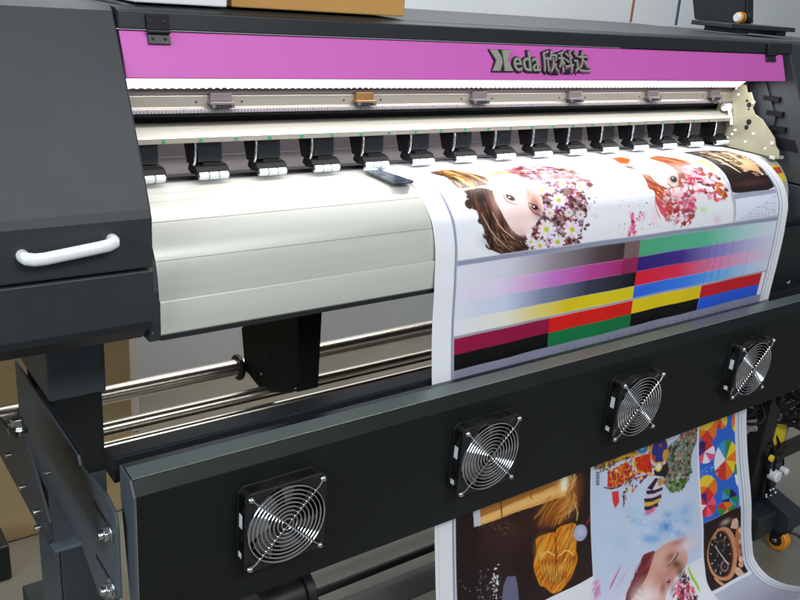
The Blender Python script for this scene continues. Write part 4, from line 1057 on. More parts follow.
(2,190,190,205,16,198,1733,2,1,0,3),
(2,190,190,205,11,60,1608,3,1,0,2),
(2,190,190,205,14,235,1773,3,1,0,3),
(2,190,190,205,33,215,1773,3,1,0,3),
(2,190,190,205,36,278,1813,3,1,0,3),
(2,190,190,205,13,193,1654,4,1,0,2),
(2,190,190,205,16,270,1737,4,2,0,3),
(2,190,190,205,13,229,1743,3,1,0,2),
(2,190,190,205,43,262,1697,4,1,0,3),
(2,190,190,205,46,74,1727,3,1,0,2),
(2,190,190,205,39,240,1734,2,1,0,2),
(2,190,190,205,48,127,1688,2,1,0,3),
(2,190,190,205,44,188,1797,2,1,0,3),
(2,190,190,205,20,191,1740,2,1,0,2),
(2,190,190,205,19,262,1733,3,1,0,3),
(2,190,190,205,40,222,1731,3,1,0,2),
(2,190,190,205,43,193,1718,3,1,0,2),
(2,190,190,205,46,280,1851,2,1,0,2),
(2,190,190,205,43,271,1803,2,1,0,1),
(2,190,190,205,35,265,1819,3,1,0,2),
(2,190,190,205,18,109,1758,1,0,0,2),
(2,190,190,205,21,234,1709,2,1,0,4),
(2,190,190,205,39,222,1716,1,1,0,2),
(2,190,190,205,32,199,1749,3,1,0,3),
(2,235,235,240,79,276,1723,5,2,0,5),
(2,235,235,240,79,274,1715,4,2,0,4),
(2,235,235,240,79,270,1750,4,1,0,6),
(2,235,235,240,79,251,1738,4,2,0,2),
(2,235,235,240,79,256,1727,5,2,0,4),
(2,235,235,240,79,282,1659,6,2,0,2),
(2,235,235,240,79,261,1695,5,2,0,4),
(2,235,235,240,79,258,1686,4,2,0,5),
(2,235,235,240,79,274,1705,3,1,0,3),
(2,235,235,240,79,262,1747,3,1,0,3),
(2,235,235,240,79,258,1711,3,1,0,4),
(2,235,235,240,79,245,1710,5,2,0,3),
(2,235,235,240,79,269,1668,5,2,0,3),
(2,235,235,240,79,270,1669,5,2,0,2),
(2,235,235,240,79,267,1769,2,1,0,4),
(2,235,235,240,79,253,1700,4,2,0,5),
(2,235,235,240,79,265,1702,5,2,0,4),
(2,235,235,240,79,267,1780,3,1,0,5),
(2,235,235,240,79,279,1732,3,1,0,5),
(2,235,235,240,79,276,1700,5,2,0,5),
(2,235,235,240,79,272,1724,6,2,0,6),
(2,235,235,240,79,264,1668,4,1,0,4),
(2,235,235,240,79,255,1763,3,1,0,3),
(2,235,235,240,79,259,1752,6,2,0,2),
(2,170,120,90,69,293,1537,2,1,0,1),
(2,170,120,90,69,297,1561,2,1,0,1),
(2,170,120,90,69,283,1561,2,1,0,1),
(2,170,120,90,69,286,1521,2,1,0,1),
(2,170,120,90,69,232,1521,2,1,0,1),
(2,170,120,90,69,361,1550,2,1,0,1),
(2,170,120,90,69,292,1507,2,1,0,1),
(2,170,120,90,69,247,1488,2,1,0,1),
(2,170,120,90,69,310,1556,2,1,0,1),
(2,170,120,90,69,320,1565,2,1,0,1),
(2,170,120,90,69,265,1526,2,1,0,1),
(2,170,120,90,69,233,1545,2,1,0,1),
(2,170,120,90,69,253,1517,2,1,0,1),
(2,170,120,90,69,267,1554,2,1,0,1),
(2,170,120,90,69,240,1498,2,1,0,1),
(2,170,120,90,69,217,1504,2,1,0,1),
(2,170,120,90,69,238,1491,2,1,0,1),
(2,170,120,90,69,264,1526,2,1,0,1),
(2,170,120,90,69,299,1542,2,1,0,1),
(2,170,120,90,69,316,1557,2,1,0,1),
(2,170,120,90,69,242,1476,2,1,0,1),
(2,170,120,90,69,330,1547,2,1,0,1),
(2,170,120,90,69,370,1554,2,1,0,1),
(2,170,120,90,69,318,1519,2,1,0,1),
(2,170,120,90,69,282,1488,2,1,0,1),
(2,170,120,90,69,289,1502,2,1,0,1),
(2,170,120,90,69,322,1529,2,1,0,1),
(2,170,120,90,69,278,1534,2,1,0,1),
(2,170,120,90,69,289,1528,2,1,0,1),
(2,170,120,90,69,269,1529,2,1,0,1),
(2,170,120,90,69,323,1504,2,1,0,1),
(2,170,120,90,69,254,1509,2,1,0,1),
(2,170,120,90,69,332,1548,2,1,0,1),
(2,170,120,90,69,318,1543,2,1,0,1),
(2,170,120,90,69,243,1511,2,1,0,1),
(2,170,120,90,69,328,1532,2,1,0,1),
(2,170,120,90,69,306,1562,2,1,0,1),
(2,170,120,90,69,299,1518,2,1,0,1),
(2,170,120,90,69,261,1513,2,1,0,1),
(2,170,120,90,69,213,1509,2,1,0,1),
(2,170,120,90,69,315,1542,2,1,0,1),
(2,170,120,90,69,341,1538,2,1,0,1),
(2,170,120,90,69,225,1478,2,1,0,1),
(2,170,120,90,69,329,1525,2,1,0,1),
(2,170,120,90,69,288,1532,2,1,0,1),
(2,170,120,90,69,321,1542,2,1,0,1),
(2,170,120,90,69,276,1522,2,1,0,1),
(2,170,120,90,69,310,1557,2,1,0,1),
(2,170,120,90,69,303,1540,2,1,0,1),
(2,170,120,90,69,269,1535,2,1,0,1),
(2,170,120,90,69,370,1566,2,1,0,1),
(2,170,120,90,69,284,1538,2,1,0,1),
(2,170,120,90,69,279,1551,2,1,0,1),
(2,170,120,90,69,293,1543,2,1,0,1),
(2,170,120,90,69,319,1568,2,1,0,1),
(2,170,120,90,69,337,1555,2,1,0,1),
(2,170,120,90,69,290,1524,2,1,0,1),
(2,170,120,90,69,353,1564,2,1,0,1),
(2,170,120,90,69,282,1515,2,1,0,1),
(2,170,120,90,69,192,1511,2,1,0,1),
(0,120,122,152,74,292,1808,303,1749,323,1721,364,1734,372,1771,375,1842),
(3,0,0,0,0,768,1000,1452,2500),
(0,204,218,242,99,768,1160,1452,1160,1452,2040,768,2040),
(1,40,130,220,89,1216,1830,48,25,-13,20),
(1,90,165,230,69,1091,1842,41,19,-8,18),
(1,80,160,230,59,1138,1854,45,17,-4,21),
(1,150,200,235,59,1042,1753,40,33,-24,14),
(1,90,150,200,69,1096,1735,23,-1,8,14),
(1,120,180,230,59,1344,1799,52,-8,25,31),
(1,120,180,230,59,1349,1850,38,23,-15,14),
(1,70,140,200,59,1222,1782,31,1,9,18),
(1,140,190,235,59,1173,1830,49,41,-30,16),
(1,185,215,240,59,841,1748,55,28,-12,26),
(1,185,210,240,49,925,1804,69,32,-13,32),
(1,150,195,235,49,1275,1806,67,45,-31,24),
(1,175,210,240,59,1025,1699,47,4,11,27),
(1,90,160,225,59,1289,1881,31,25,-18,10),
(1,90,160,225,44,1209,1835,-14,0,-3,-6),
(1,90,160,225,44,1084,1780,11,9,-3,2),
(1,160,205,240,44,1008,1772,2,3,-7,1),
(1,235,240,252,44,1103,1759,7,9,-3,1),
(1,160,205,240,44,1255,1886,1,6,-4,-1),
(1,90,160,225,44,1146,1786,10,5,-1,2),
(1,60,130,215,44,1200,1802,10,5,-2,3),
(1,60,130,215,44,1245,1829,4,5,-7,1),
(1,235,240,252,44,1230,1819,8,4,-2,4),
(1,235,240,252,44,1078,1765,-4,7,-7,-3),
(1,90,160,225,44,1133,1811,5,3,-3,3),
(1,90,160,225,44,1242,1812,-12,3,-6,-6),
(1,90,160,225,44,1158,1805,-1,5,-5,-2),
(1,60,130,215,44,1229,1818,-14,3,-2,-3),
(1,60,130,215,44,1321,1897,-10,-1,-2,-6),
(1,60,130,215,44,1127,1737,8,6,-3,2),
(1,160,205,240,44,1073,1792,-2,3,-4,-2),
(1,235,240,252,44,1261,1854,-10,-3,0,-4),
(1,90,160,225,44,1112,1791,-9,0,-2,-3),
(1,60,130,215,44,1255,1787,-5,1,-4,-5),
(1,90,160,225,44,1229,1870,-5,6,-8,-5),
(1,235,240,252,44,1107,1805,6,4,-3,2),
(1,60,130,215,44,974,1712,-2,4,-5,-2),
(1,90,160,225,44,1169,1754,-8,-2,-1,-6),
(1,160,205,240,44,1002,1742,3,12,-5,-1),
(1,60,130,215,44,1276,1826,-14,-2,-1,-2),
(1,235,240,252,44,1261,1838,6,12,-5,0),
(1,90,160,225,44,1113,1852,-5,1,-2,-3),
(1,235,240,252,44,1151,1805,8,10,-7,2),
(1,90,160,225,44,1132,1776,5,2,-2,5),
(1,160,205,240,44,1309,1956,-3,9,-8,-3),
(1,60,130,215,44,1058,1806,4,6,-4,0),
(1,90,160,225,44,1177,1803,8,10,-6,1),
(1,160,205,240,44,1265,1829,-10,2,-2,-2),
(1,235,240,252,44,1237,1839,-10,6,-6,-5),
(1,160,205,240,44,1084,1802,-1,4,-8,-3),
(1,160,205,240,44,1242,1805,0,5,-7,-2),
(1,60,130,215,44,992,1717,0,7,-9,-3),
(1,235,240,252,44,1151,1815,1,4,-3,0),
(1,235,240,252,44,1175,1767,-8,1,-3,-4),
(1,60,130,215,44,1323,1893,-10,6,-4,-3),
(1,90,160,225,44,1337,1899,-1,4,-9,-4),
(1,235,240,252,44,1245,1966,-11,4,-6,-6),
(1,235,240,252,44,1182,1874,-12,1,-2,-3),
(1,60,130,215,44,1174,1828,-6,-2,0,-5),
(1,60,130,215,44,1138,1914,9,8,-6,2),
(1,235,240,252,44,1093,1803,-7,2,-4,-4),
(1,90,160,225,44,1195,1736,-5,-1,-1,-4),
(1,90,160,225,44,1215,1872,0,6,-6,-2),
(1,235,240,252,44,1276,1861,-9,4,-4,-3),
(1,60,130,215,44,1014,1739,-13,-3,0,-6),
(1,60,130,215,44,1283,1829,4,2,-2,5),
(1,90,160,225,44,1053,1841,3,4,-3,0),
(1,160,205,240,44,1280,1890,10,4,-2,4),
(1,90,160,225,44,1036,1813,-4,1,-5,-6),
(1,90,160,225,44,1220,1842,12,5,-1,3),
(1,90,160,225,44,1232,1887,-10,-1,-1,-2),
(1,90,160,225,44,1180,1817,-1,8,-9,-3),
(1,160,205,240,44,1105,1769,13,9,-3,2),
(1,235,240,252,44,1212,1785,3,8,-7,0),
(0,92,100,72,79,1224,1558,1240,1499,1261,1476,1308,1465,1337,1453,1377,1426,1405,1416,1449,1412,1464,1430,1463,1487,1451,1519,1417,1555,1405,1585,1402,1638,1387,1666,1345,1698,1315,1706,1268,1697,1244,1684,1219,1653,1212,1629,1216,1590),
(4,420,22,233,699,222,668,94,7,60,80,45,105,125,70,140,135,120,175,170,155,75,60,45,45,60,35,170,110,80,1218,1577,1245,1479,1324,1462,1390,1417,1463,1411,1463,1507,1405,1567,1401,1656,1331,1709,1252,1695,1210,1642),
(4,50,23,252,694,219,603,94,3,170,100,80,200,150,130,120,60,45,1310,1428,1461,1411,1461,1474,1324,1469),
(4,40,24,232,639,213,588,94,3,70,120,40,120,160,60,50,80,30,1249,1647,1334,1658,1367,1690,1319,1709,1252,1693),
(0,160,95,40,79,783,1405,1229,1408,1254,1444,1028,1469,895,1466,807,1468,790,1463),
(4,240,25,267,748,244,685,94,6,225,140,30,150,90,30,240,190,60,190,60,20,90,80,40,110,100,50,783,1405,1229,1408,1254,1444,1028,1469,895,1466,807,1468,790,1463),
(0,200,50,25,99,864,1487,987,1484,1040,1561,922,1568,862,1552),
(0,240,140,50,99,873,1486,894,1557,900,1558,879,1487),
(0,240,140,50,99,908,1489,924,1564,930,1565,914,1490),
(0,240,140,50,99,943,1489,969,1562,975,1563,949,1489),
(0,240,140,50,99,873,1508,999,1516,997,1511,871,1504),
(0,240,140,50,99,878,1537,1030,1553,1029,1549,876,1532),
(0,60,30,60,99,837,1548,852,1555,882,1569,929,1575,990,1574,1042,1574,1083,1575,1104,1574,1102,1571,1080,1569,1038,1566,985,1565,925,1566,881,1561,853,1550,838,1546),
(4,260,26,158,526,153,511,89,8,215,60,25,240,160,50,120,40,25,230,110,30,90,60,60,250,210,120,60,80,140,180,40,20,860,1448,1232,1453,1245,1615,1124,1586,998,1591,867,1559),
(0,215,50,20,99,1026,1478,1122,1483,1138,1568,1052,1552),
(0,245,190,40,99,1024,1475,1024,1490,1025,1522,1054,1548,1108,1568,1135,1578,1136,1572,1109,1563,1057,1544,1033,1522,1033,1492,1032,1477),
(0,235,180,50,99,901,1458,919,1459,951,1458,985,1461,1020,1468,1039,1470,1038,1466,1019,1460,982,1451,946,1448,914,1451,899,1454),
(2,235,190,60,99,1071,1444,43,11,2,32),
(2,50,130,205,99,1071,1444,37,10,1,28),
(2,120,200,235,99,1071,1444,17,4,1,13),
(2,70,140,200,99,1026,1429,19,5,1,19),
(2,230,140,40,99,1184,1487,60,22,-12,59),
(2,44,52,130,99,1186,1486,52,19,-11,53),
(2,210,60,40,99,1146,1508,13,4,0,10),
(2,190,60,60,99,1189,1464,11,3,0,8),
(0,45,28,34,99,1146,1564,1240,1557,1248,1594,1228,1621,1157,1604),
(2,235,190,60,99,1179,1558,23,11,-9,19),
(2,240,240,235,99,1179,1558,14,7,-6,12),
(2,220,150,50,99,1224,1517,18,7,-6,23),
(0,225,215,230,99,1117,1627,1156,1635,1195,1631,1194,1650,1155,1653,1121,1646),
(0,50,30,60,99,1096,1638,1149,1650,1204,1651,1203,1670,1149,1669,1100,1656),
(0,222,205,222,99,1088,1653,1143,1666,1200,1668,1199,1686,1143,1684,1092,1671),
(0,50,30,60,99,1082,1668,1137,1681,1194,1683,1193,1701,1136,1699,1086,1686),
(0,220,180,50,99,1080,1685,1131,1696,1183,1697,1182,1715,1130,1714,1084,1703),
(0,60,35,60,99,1081,1702,1125,1711,1170,1710,1169,1728,1123,1729,1084,1719),
(0,225,120,160,99,1089,1721,1118,1726,1149,1720,1147,1738,1117,1744,1092,1739),
(0,225,215,230,99,1118,1614,1146,1586,1211,1613,1204,1655,1144,1651),
(0,50,30,60,99,1102,1630,1157,1600,1178,1610,1133,1647),
(2,190,150,80,99,1189,1628,17,7,-6,17),
(4,46,27,313,680,305,661,94,6,225,120,40,60,50,90,180,60,40,205,218,242,230,170,60,205,218,242,947,1576,1103,1573,1113,1605,997,1619,955,1662,936,1628),
(0,226,60,60,99,887,1578,928,1588,933,1634,907,1655,892,1621),
(0,50,50,80,99,950,1612,951,1618,956,1630,958,1643,955,1657,955,1665,958,1667,962,1660,966,1646,965,1631,958,1618,953,1612),
(0,30,30,40,99,795,1479,816,1482,815,1477,793,1474),
(0,30,30,40,99,795,1487,816,1490,815,1485,794,1482),
(0,30,30,40,99,795,1495,816,1498,815,1493,794,1490),
(0,30,30,40,99,795,1503,817,1506,815,1501,794,1498),
(0,30,30,40,99,795,1511,817,1514,815,1509,794,1506),
(0,30,30,40,99,795,1519,817,1522,815,1517,794,1514),
(0,30,30,40,99,796,1527,817,1530,816,1525,794,1522),
(4,20,28,249,499,235,470,94,3,60,90,40,200,190,60,110,80,40,787,1436,845,1444,856,1481,808,1481,787,1482),
(3,0,0,0,0,88,1000,1452,2500),
(4,50,29,211,475,203,457,79,4,240,170,60,190,60,30,120,50,30,235,120,50,936,1476,1135,1487,1146,1586,947,1569),
(1,235,215,235,49,973,2032,257,27,30,101),
(0,128,38,40,99,1079,1896,1120,1899,1132,1909,1128,1934,1119,1952,1097,1978,1077,2000,1037,2038,1006,2055,954,2070,941,2065,952,2036,960,2021,971,2008,978,2001,985,1991,990,1985,999,1980,1003,1974,1005,1962,1009,1958,1019,1957,1023,1953,1028,1941,1032,1936,1041,1930,1044,1924,1046,1912,1051,1905,1062,1897),
(5,60,30,424,3185,1142,2498,59,4,90,28,28,170,60,50,60,20,20,150,50,60,1065,1895,1134,1901,1111,1966,1013,2046,939,2062,965,2000,1006,1951),
(0,226,170,150,99,1143,1903,1177,1899,1201,1897,1241,1898,1264,1904,1294,1920,1311,1935,1335,1962,1345,1981,1351,2009,1346,2025,1324,2045,1303,2053,1261,2061,1236,2073,1204,2100,1188,2118,1167,2145,1119,2139,996,2096,967,2075,1002,2054,1024,2039,1057,2016,1075,1999,1094,1972,1106,1951,1125,1916),
(1,240,222,228,89,1354,1946,81,-4,35,50),
(1,200,120,95,79,1286,1916,62,1,12,21),
(1,236,186,170,79,1164,1941,38,27,-38,31),
(1,248,218,216,89,1092,2074,91,32,-12,58),
(1,255,240,240,79,1039,2077,59,21,-8,38),
(1,214,140,125,69,1152,2031,33,22,-36,33),
(1,170,90,70,84,1235,1965,43,-9,21,24),
(1,96,44,30,94,1269,2009,51,17,-2,29),
(1,120,72,40,84,1294,2051,33,11,-6,32),
(1,200,130,110,79,1229,2021,30,18,-17,22),
(1,214,160,140,69,1297,1986,34,11,0,22),
(0,90,40,30,99,1209,2004,1218,2001,1234,1995,1251,1988,1269,1981,1280,1973,1285,1965,1287,1961,1284,1959,1280,1962,1274,1969,1263,1976,1245,1983,1228,1990,1214,1998,1207,2002),
(0,240,200,185,69,1220,1994,1229,1992,1244,1986,1257,1978,1267,1969,1271,1963,1267,1960,1260,1964,1249,1972,1237,1980,1223,1986,1217,1991),
(1,186,84,76,94,1212,2060,43,26,-19,20),
(1,238,180,178,99,1212,2059,26,16,-11,12),
(2,70,30,36,99,1214,2064,11,4,-2,9),
(2,240,230,230,99,1211,2060,4,1,0,3),
(1,160,70,62,74,1172,2081,22,10,-15,29),
(1,110,50,50,69,1238,2111,25,9,-6,26),
(4,30,31,239,599,208,520,94,3,60,40,50,120,70,60,30,30,45,1280,2068,1316,2058,1353,2107,1326,2126,1285,2098),
(4,170,32,319,958,248,744,94,5,225,60,90,240,150,180,250,240,245,140,40,60,60,30,50,1254,2088,1331,2099,1376,2173,1360,2213,1222,2162),
(0,180,215,40,99,1348,2047,1349,2059,1354,2084,1364,2107,1378,2126,1389,2145,1394,2166,1397,2176,1403,2176,1406,2167,1405,2146,1396,2125,1382,2106,1371,2085,1362,2061,1355,2048),
(0,214,60,95,74,926,1894,919,1900,905,1912,891,1927,876,1943,870,1951,872,1953,880,1946,896,1930,910,1916,923,1903,928,1896),
(0,214,60,95,74,917,1905,909,1909,896,1920,884,1933,872,1948,867,1956,869,1957,876,1951,889,1937,901,1924,913,1912,919,1906),
(0,214,60,95,74,907,1915,900,1919,888,1928,877,1939,868,1953,864,1960,866,1962,872,1956,882,1943,893,1932,904,1922,909,1917),
(0,214,60,95,74,898,1926,891,1929,880,1936,870,1946,863,1958,861,1965,863,1966,868,1961,876,1949,885,1940,895,1932,900,1928),
(0,214,60,95,74,889,1937,883,1939,872,1944,864,1952,859,1963,858,1970,860,1971,864,1966,869,1956,876,1948,886,1942,891,1938),
(0,214,60,95,74,880,1948,874,1948,864,1952,857,1959,855,1969,855,1974,857,1975,859,1971,862,1962,868,1956,877,1952,881,1949),
(0,225,130,150,69,965,1922,959,1927,948,1937,929,1951,902,1970,889,1980,891,1981,906,1973,933,1954,953,1940,963,1929,967,1923),
(4,40,33,239,669,263,737,59,3,225,150,210,215,120,190,240,200,235,748,1907,804,1907,806,1956,788,1999,741,1981),
(0,150,60,50,59,1041,1927,1042,1932,1046,1941,1053,1946,1060,1947,1064,1946,1063,1945,1060,1945,1053,1944,1049,1940,1044,1932,1042,1928),
(0,150,60,50,59,998,1923,1010,1931,1036,1947,1053,1956,1060,1957,1064,1956,1063,1955,1059,1955,1053,1954,1037,1946,1011,1930,998,1922),
(0,150,60,50,59,1035,1946,1038,1950,1045,1960,1053,1966,1060,1967,1063,1966,1063,1966,1059,1965,1053,1964,1047,1960,1040,1950,1036,1945),
(0,150,60,50,59,998,1943,1010,1951,1036,1967,1053,1976,1060,1977,1063,1977,1063,1976,1059,1975,1053,1974,1037,1966,1011,1950,998,1942),
(0,150,60,50,59,1027,1963,1032,1969,1043,1980,1053,1986,1060,1987,1063,1987,1063,1986,1059,1985,1053,1984,1045,1979,1034,1968,1028,1962),
(0,150,60,50,59,1053,1982,1051,1985,1049,1991,1053,1996,1060,1997,1063,1997,1063,1996,1059,1995,1053,1994,1052,1992,1054,1986,1054,1982),
(0,150,60,50,59,1047,1990,1046,1993,1047,2001,1052,2006,1060,2007,1063,2007,1063,2006,1059,2005,1053,2004,1050,2001,1049,1994,1048,1990),
(0,150,60,50,59,1014,1989,1022,1995,1040,2009,1052,2016,1059,2017,1063,2017,1062,2016,1059,2015,1052,2014,1041,2007,1024,1994,1015,1988),
(0,150,60,50,59,1052,2012,1051,2015,1048,2021,1051,2026,1059,2027,1062,2026,1062,2025,1058,2025,1052,2024,1051,2022,1053,2016,1054,2012),
(0,150,60,50,59,1006,2006,1016,2013,1037,2028,1051,2036,1058,2036,1061,2036,1061,2035,1057,2034,1051,2034,1038,2026,1017,2012,1006,2005),
(0,150,60,50,59,1037,2027,1039,2031,1043,2040,1050,2045,1057,2046,1060,2046,1060,2045,1056,2044,1050,2043,1046,2040,1041,2031,1038,2027),
(0,150,60,50,59,1040,2038,1041,2042,1043,2050,1048,2055,1056,2055,1059,2055,1059,2054,1055,2054,1049,2053,1046,2050,1043,2042,1041,2038),
(0,150,60,50,59,996,2032,1008,2040,1032,2056,1047,2064,1054,2065,1058,2065,1057,2064,1054,2063,1048,2062,1033,2054,1009,2039,997,2031),
(0,150,60,50,59,1008,2046,1016,2053,1033,2066,1045,2073,1053,2074,1056,2074,1055,2073,1052,2072,1046,2072,1035,2065,1018,2052,1009,2046),
(3,0,0,0,0,1462,1000,1730,1896),
(0,46,104,208,99,1464,1160,1730,1160,1730,1896,1464,1896),
(0,235,90,130,99,1503,1587,1574,1617,1567,1629,1556,1638,1541,1643),
(0,235,235,245,99,1503,1587,1541,1643,1523,1645,1505,1643,1486,1637),
(0,235,90,130,99,1503,1587,1486,1637,1468,1628,1453,1616,1442,1602),
(0,80,40,110,99,1503,1587,1442,1602,1434,1587,1431,1572,1432,1558),
(0,80,40,110,99,1503,1587,1432,1558,1439,1546,1449,1536,1464,1530),
(0,60,30,80,99,1503,1587,1464,1530,1481,1528,1500,1530,1519,1535),
(0,215,50,35,99,1503,1587,1519,1535,1537,1545,1553,1557,1566,1572),
(0,235,235,245,99,1503,1587,1566,1572,1574,1587,1577,1603,1574,1617),
(0,235,120,30,99,1525,1485,1591,1506,1587,1521,1579,1533,1567,1542),
(0,215,50,35,99,1525,1485,1567,1542,1552,1547,1535,1548,1518,1544),
(0,215,50,35,99,1525,1485,1518,1544,1502,1536,1487,1525,1475,1511),
(0,235,120,30,99,1525,1485,1475,1511,1466,1496,1461,1480,1460,1464),
(0,240,205,40,99,1525,1485,1460,1464,1463,1449,1471,1438,1481,1429),
(0,240,205,40,99,1525,1485,1481,1429,1495,1424,1512,1423,1529,1426),
(0,240,205,40,99,1525,1485,1529,1426,1546,1433,1562,1444,1576,1457),
(0,235,120,30,99,1525,1485,1576,1457,1585,1473,1591,1490,1591,1506),
(0,240,205,40,99,1621,1458,1671,1471,1670,1483,1666,1493,1658,1501),
(0,235,120,30,99,1621,1458,1658,1501,1648,1505,1636,1507,1624,1505),
(0,215,50,35,99,1621,1458,1624,1505,1611,1500,1599,1492,1589,1482),
(0,235,120,30,99,1621,1458,1589,1482,1580,1470,1575,1458,1572,1446),
(0,215,50,35,99,1621,1458,1572,1446,1573,1434,1576,1424,1583,1417),
(0,235,120,30,99,1621,1458,1583,1417,1592,1412,1604,1410,1617,1412),
(0,240,205,40,99,1621,1458,1617,1412,1630,1416,1643,1424,1654,1434),
(0,240,205,40,99,1621,1458,1654,1434,1663,1445,1669,1458,1671,1471),
(0,235,235,245,99,1659,1418,1700,1428,1696,1435,1681,1437,1661,1434),
(0,60,150,215,99,1659,1418,1661,1434,1640,1427,1624,1418,1618,1408),
(0,235,235,245,99,1659,1418,1618,1408,1622,1402,1636,1399,1657,1402),
(0,80,40,110,99,1659,1418,1657,1402,1678,1409,1694,1418,1700,1428),
(0,215,50,35,99,1749,1497,1794,1513,1789,1527,1782,1539,1772,1548),
(0,240,205,40,99,1749,1497,1772,1548,1761,1553,1749,1554,1737,1552),
(0,240,205,40,99,1749,1497,1737,1552,1726,1546,1717,1536,1710,1524),
(0,235,120,30,99,1749,1497,1710,1524,1706,1510,1704,1495,1705,1481),
(0,235,120,30,99,1749,1497,1705,1481,1709,1467,1716,1455,1724,1447),
(0,215,50,35,99,1749,1497,1724,1447,1735,1441,1746,1439,1758,1441),
(0,215,50,35,99,1749,1497,1758,1441,1770,1447,1780,1456,1788,1468),
(0,235,120,30,99,1749,1497,1788,1468,1794,1482,1796,1498,1794,1513),
(0,235,90,130,99,1763,1575,1797,1585,1792,1604,1778,1616,1760,1616),
(0,80,40,110,99,1763,1575,1760,1616,1744,1606,1732,1587,1728,1565),
(0,235,235,245,99,1763,1575,1728,1565,1734,1545,1747,1533,1764,1533),
(0,60,150,215,99,1763,1575,1764,1533,1781,1543,1794,1563,1797,1585),
(0,240,205,40,99,1653,1668,1736,1700,1727,1716,1715,1731,1701,1742),
(0,235,120,30,99,1653,1668,1701,1742,1684,1751,1666,1756,1648,1757),
(0,215,50,35,99,1653,1668,1648,1757,1631,1754,1614,1748,1599,1738),
(0,215,50,35,99,1653,1668,1599,1738,1587,1726,1577,1711,1570,1694),
(0,235,235,245,99,1653,1668,1570,1694,1567,1675,1567,1656,1571,1637),
(0,235,235,245,99,1653,1668,1571,1637,1578,1619,1589,1602,1602,1589),
(0,60,150,215,99,1653,1668,1602,1589,1617,1579,1634,1572,1653,1570),
(0,50,140,70,99,1653,1668,1653,1570,1671,1573,1689,1580,1705,1591),
(0,240,205,40,99,1653,1668,1705,1591,1719,1605,1730,1622,1737,1641),
(0,235,120,30,99,1653,1668,1737,1641,1740,1661,1740,1681,1736,1700),
(0,235,120,30,99,1753,1761,1796,1770,1794,1790,1789,1807,1782,1821),
(0,215,50,35,99,1753,1761,1782,1821,1773,1831,1763,1836,1752,1836),
(0,60,150,215,99,1753,1761,1752,1836,1741,1831,1731,1821,1723,1807),
(0,235,235,245,99,1753,1761,1723,1807,1716,1790,1713,1771,1711,1751),
(0,50,140,70,99,1753,1761,1711,1751,1713,1732,1716,1714,1723,1699),
(0,240,205,40,99,1753,1761,1723,1699,1731,1688,1741,1682,1752,1682),
(0,235,120,30,99,1753,1761,1752,1682,1763,1688,1774,1698,1783,1713),
(0,215,50,35,99,1753,1761,1783,1713,1790,1731,1794,1750,1796,1770),
(0,235,120,30,99,1513,1750,1578,1769,1574,1781,1566,1790,1554,1797),
(0,215,50,35,99,1513,1750,1554,1797,1539,1801,1523,1801,1506,1798),
(0,215,50,35,99,1513,1750,1506,1798,1490,1792,1475,1782,1463,1771),
(0,235,120,30,99,1513,1750,1463,1771,1454,1758,1449,1744,1449,1731),
(0,240,205,40,99,1513,1750,1449,1731,1452,1719,1460,1709,1471,1701),
(0,240,205,40,99,1513,1750,1471,1701,1485,1697,1501,1697,1518,1700),
(0,240,205,40,99,1513,1750,1518,1700,1535,1707,1551,1716,1563,1728),
(0,235,120,30,99,1513,1750,1563,1728,1573,1742,1578,1755,1578,1769),
(0,215,50,35,99,1496,1823,1557,1841,1553,1853,1546,1864,1534,1872),
(0,235,90,130,99,1496,1823,1534,1872,1521,1877,1505,1877,1489,1874),
(0,215,50,35,99,1496,1823,1489,1874,1474,1868,1460,1858,1448,1846),
(0,235,235,245,99,1496,1823,1448,1846,1440,1833,1435,1819,1435,1805),
(0,215,50,35,99,1496,1823,1435,1805,1439,1792,1447,1782,1458,1774),
(0,80,40,110,99,1496,1823,1458,1774,1471,1769,1487,1768,1503,1771),
(0,215,50,35,99,1496,1823,1503,1771,1518,1778,1533,1787,1544,1799),
(0,235,90,130,99,1496,1823,1544,1799,1553,1813,1557,1827,1557,1841),
(0,50,140,70,99,1660,1840,1714,1844,1718,1860,1714,1873,1704,1883),
(0,60,150,215,99,1660,1840,1704,1883,1689,1887,1671,1886,1651,1879),
(0,20,20,60,99,1660,1840,1651,1879,1632,1867,1617,1852,1607,1836),
(0,60,150,215,99,1660,1840,1607,1836,1604,1821,1607,1807,1617,1798),
(0,50,140,70,99,1660,1840,1617,1798,1632,1794,1651,1795,1671,1802),
(0,30,30,80,99,1660,1840,1671,1802,1689,1813,1704,1828,1714,1844),
(0,235,120,30,99,1635,1885,1707,1914,1699,1924,1682,1928,1660,1927),
(0,240,205,40,99,1635,1885,1660,1927,1635,1921,1610,1911,1588,1898),
(0,50,140,70,99,1635,1885,1588,1898,1572,1883,1564,1869,1565,1857),
(0,215,50,35,99,1635,1885,1565,1857,1574,1849,1590,1844,1612,1845),
(0,235,120,30,99,1635,1885,1612,1845,1637,1850,1661,1860,1683,1873),
(0,50,140,70,99,1635,1885,1683,1873,1699,1887,1707,1902,1707,1914),
(0,215,50,35,99,1765,1887,1811,1901,1803,1917,1786,1925,1762,1923),
(0,235,120,30,99,1765,1887,1762,1923,1739,1911,1724,1894,1720,1875),
(0,60,150,215,99,1765,1887,1720,1875,1728,1859,1746,1851,1769,1853),
(0,50,140,70,99,1765,1887,1769,1853,1791,1864,1806,1881,1811,1901),
(2,200,220,250,79,1537,1717,3,1,0,2),
(2,200,220,250,79,1486,1673,3,1,0,2),
(2,200,220,250,79,1593,1689,3,1,0,2),
(2,200,220,250,79,1581,1716,3,1,0,2),
(2,200,220,250,79,1578,1693,3,1,0,2),
(2,200,220,250,79,1550,1675,3,1,0,2),
(2,200,220,250,79,1501,1696,3,1,0,2),
(2,200,220,250,79,1478,1675,3,1,0,2),
(2,200,220,250,79,1473,1688,3,1,0,2),
(2,200,220,250,79,1556,1675,3,1,0,2),
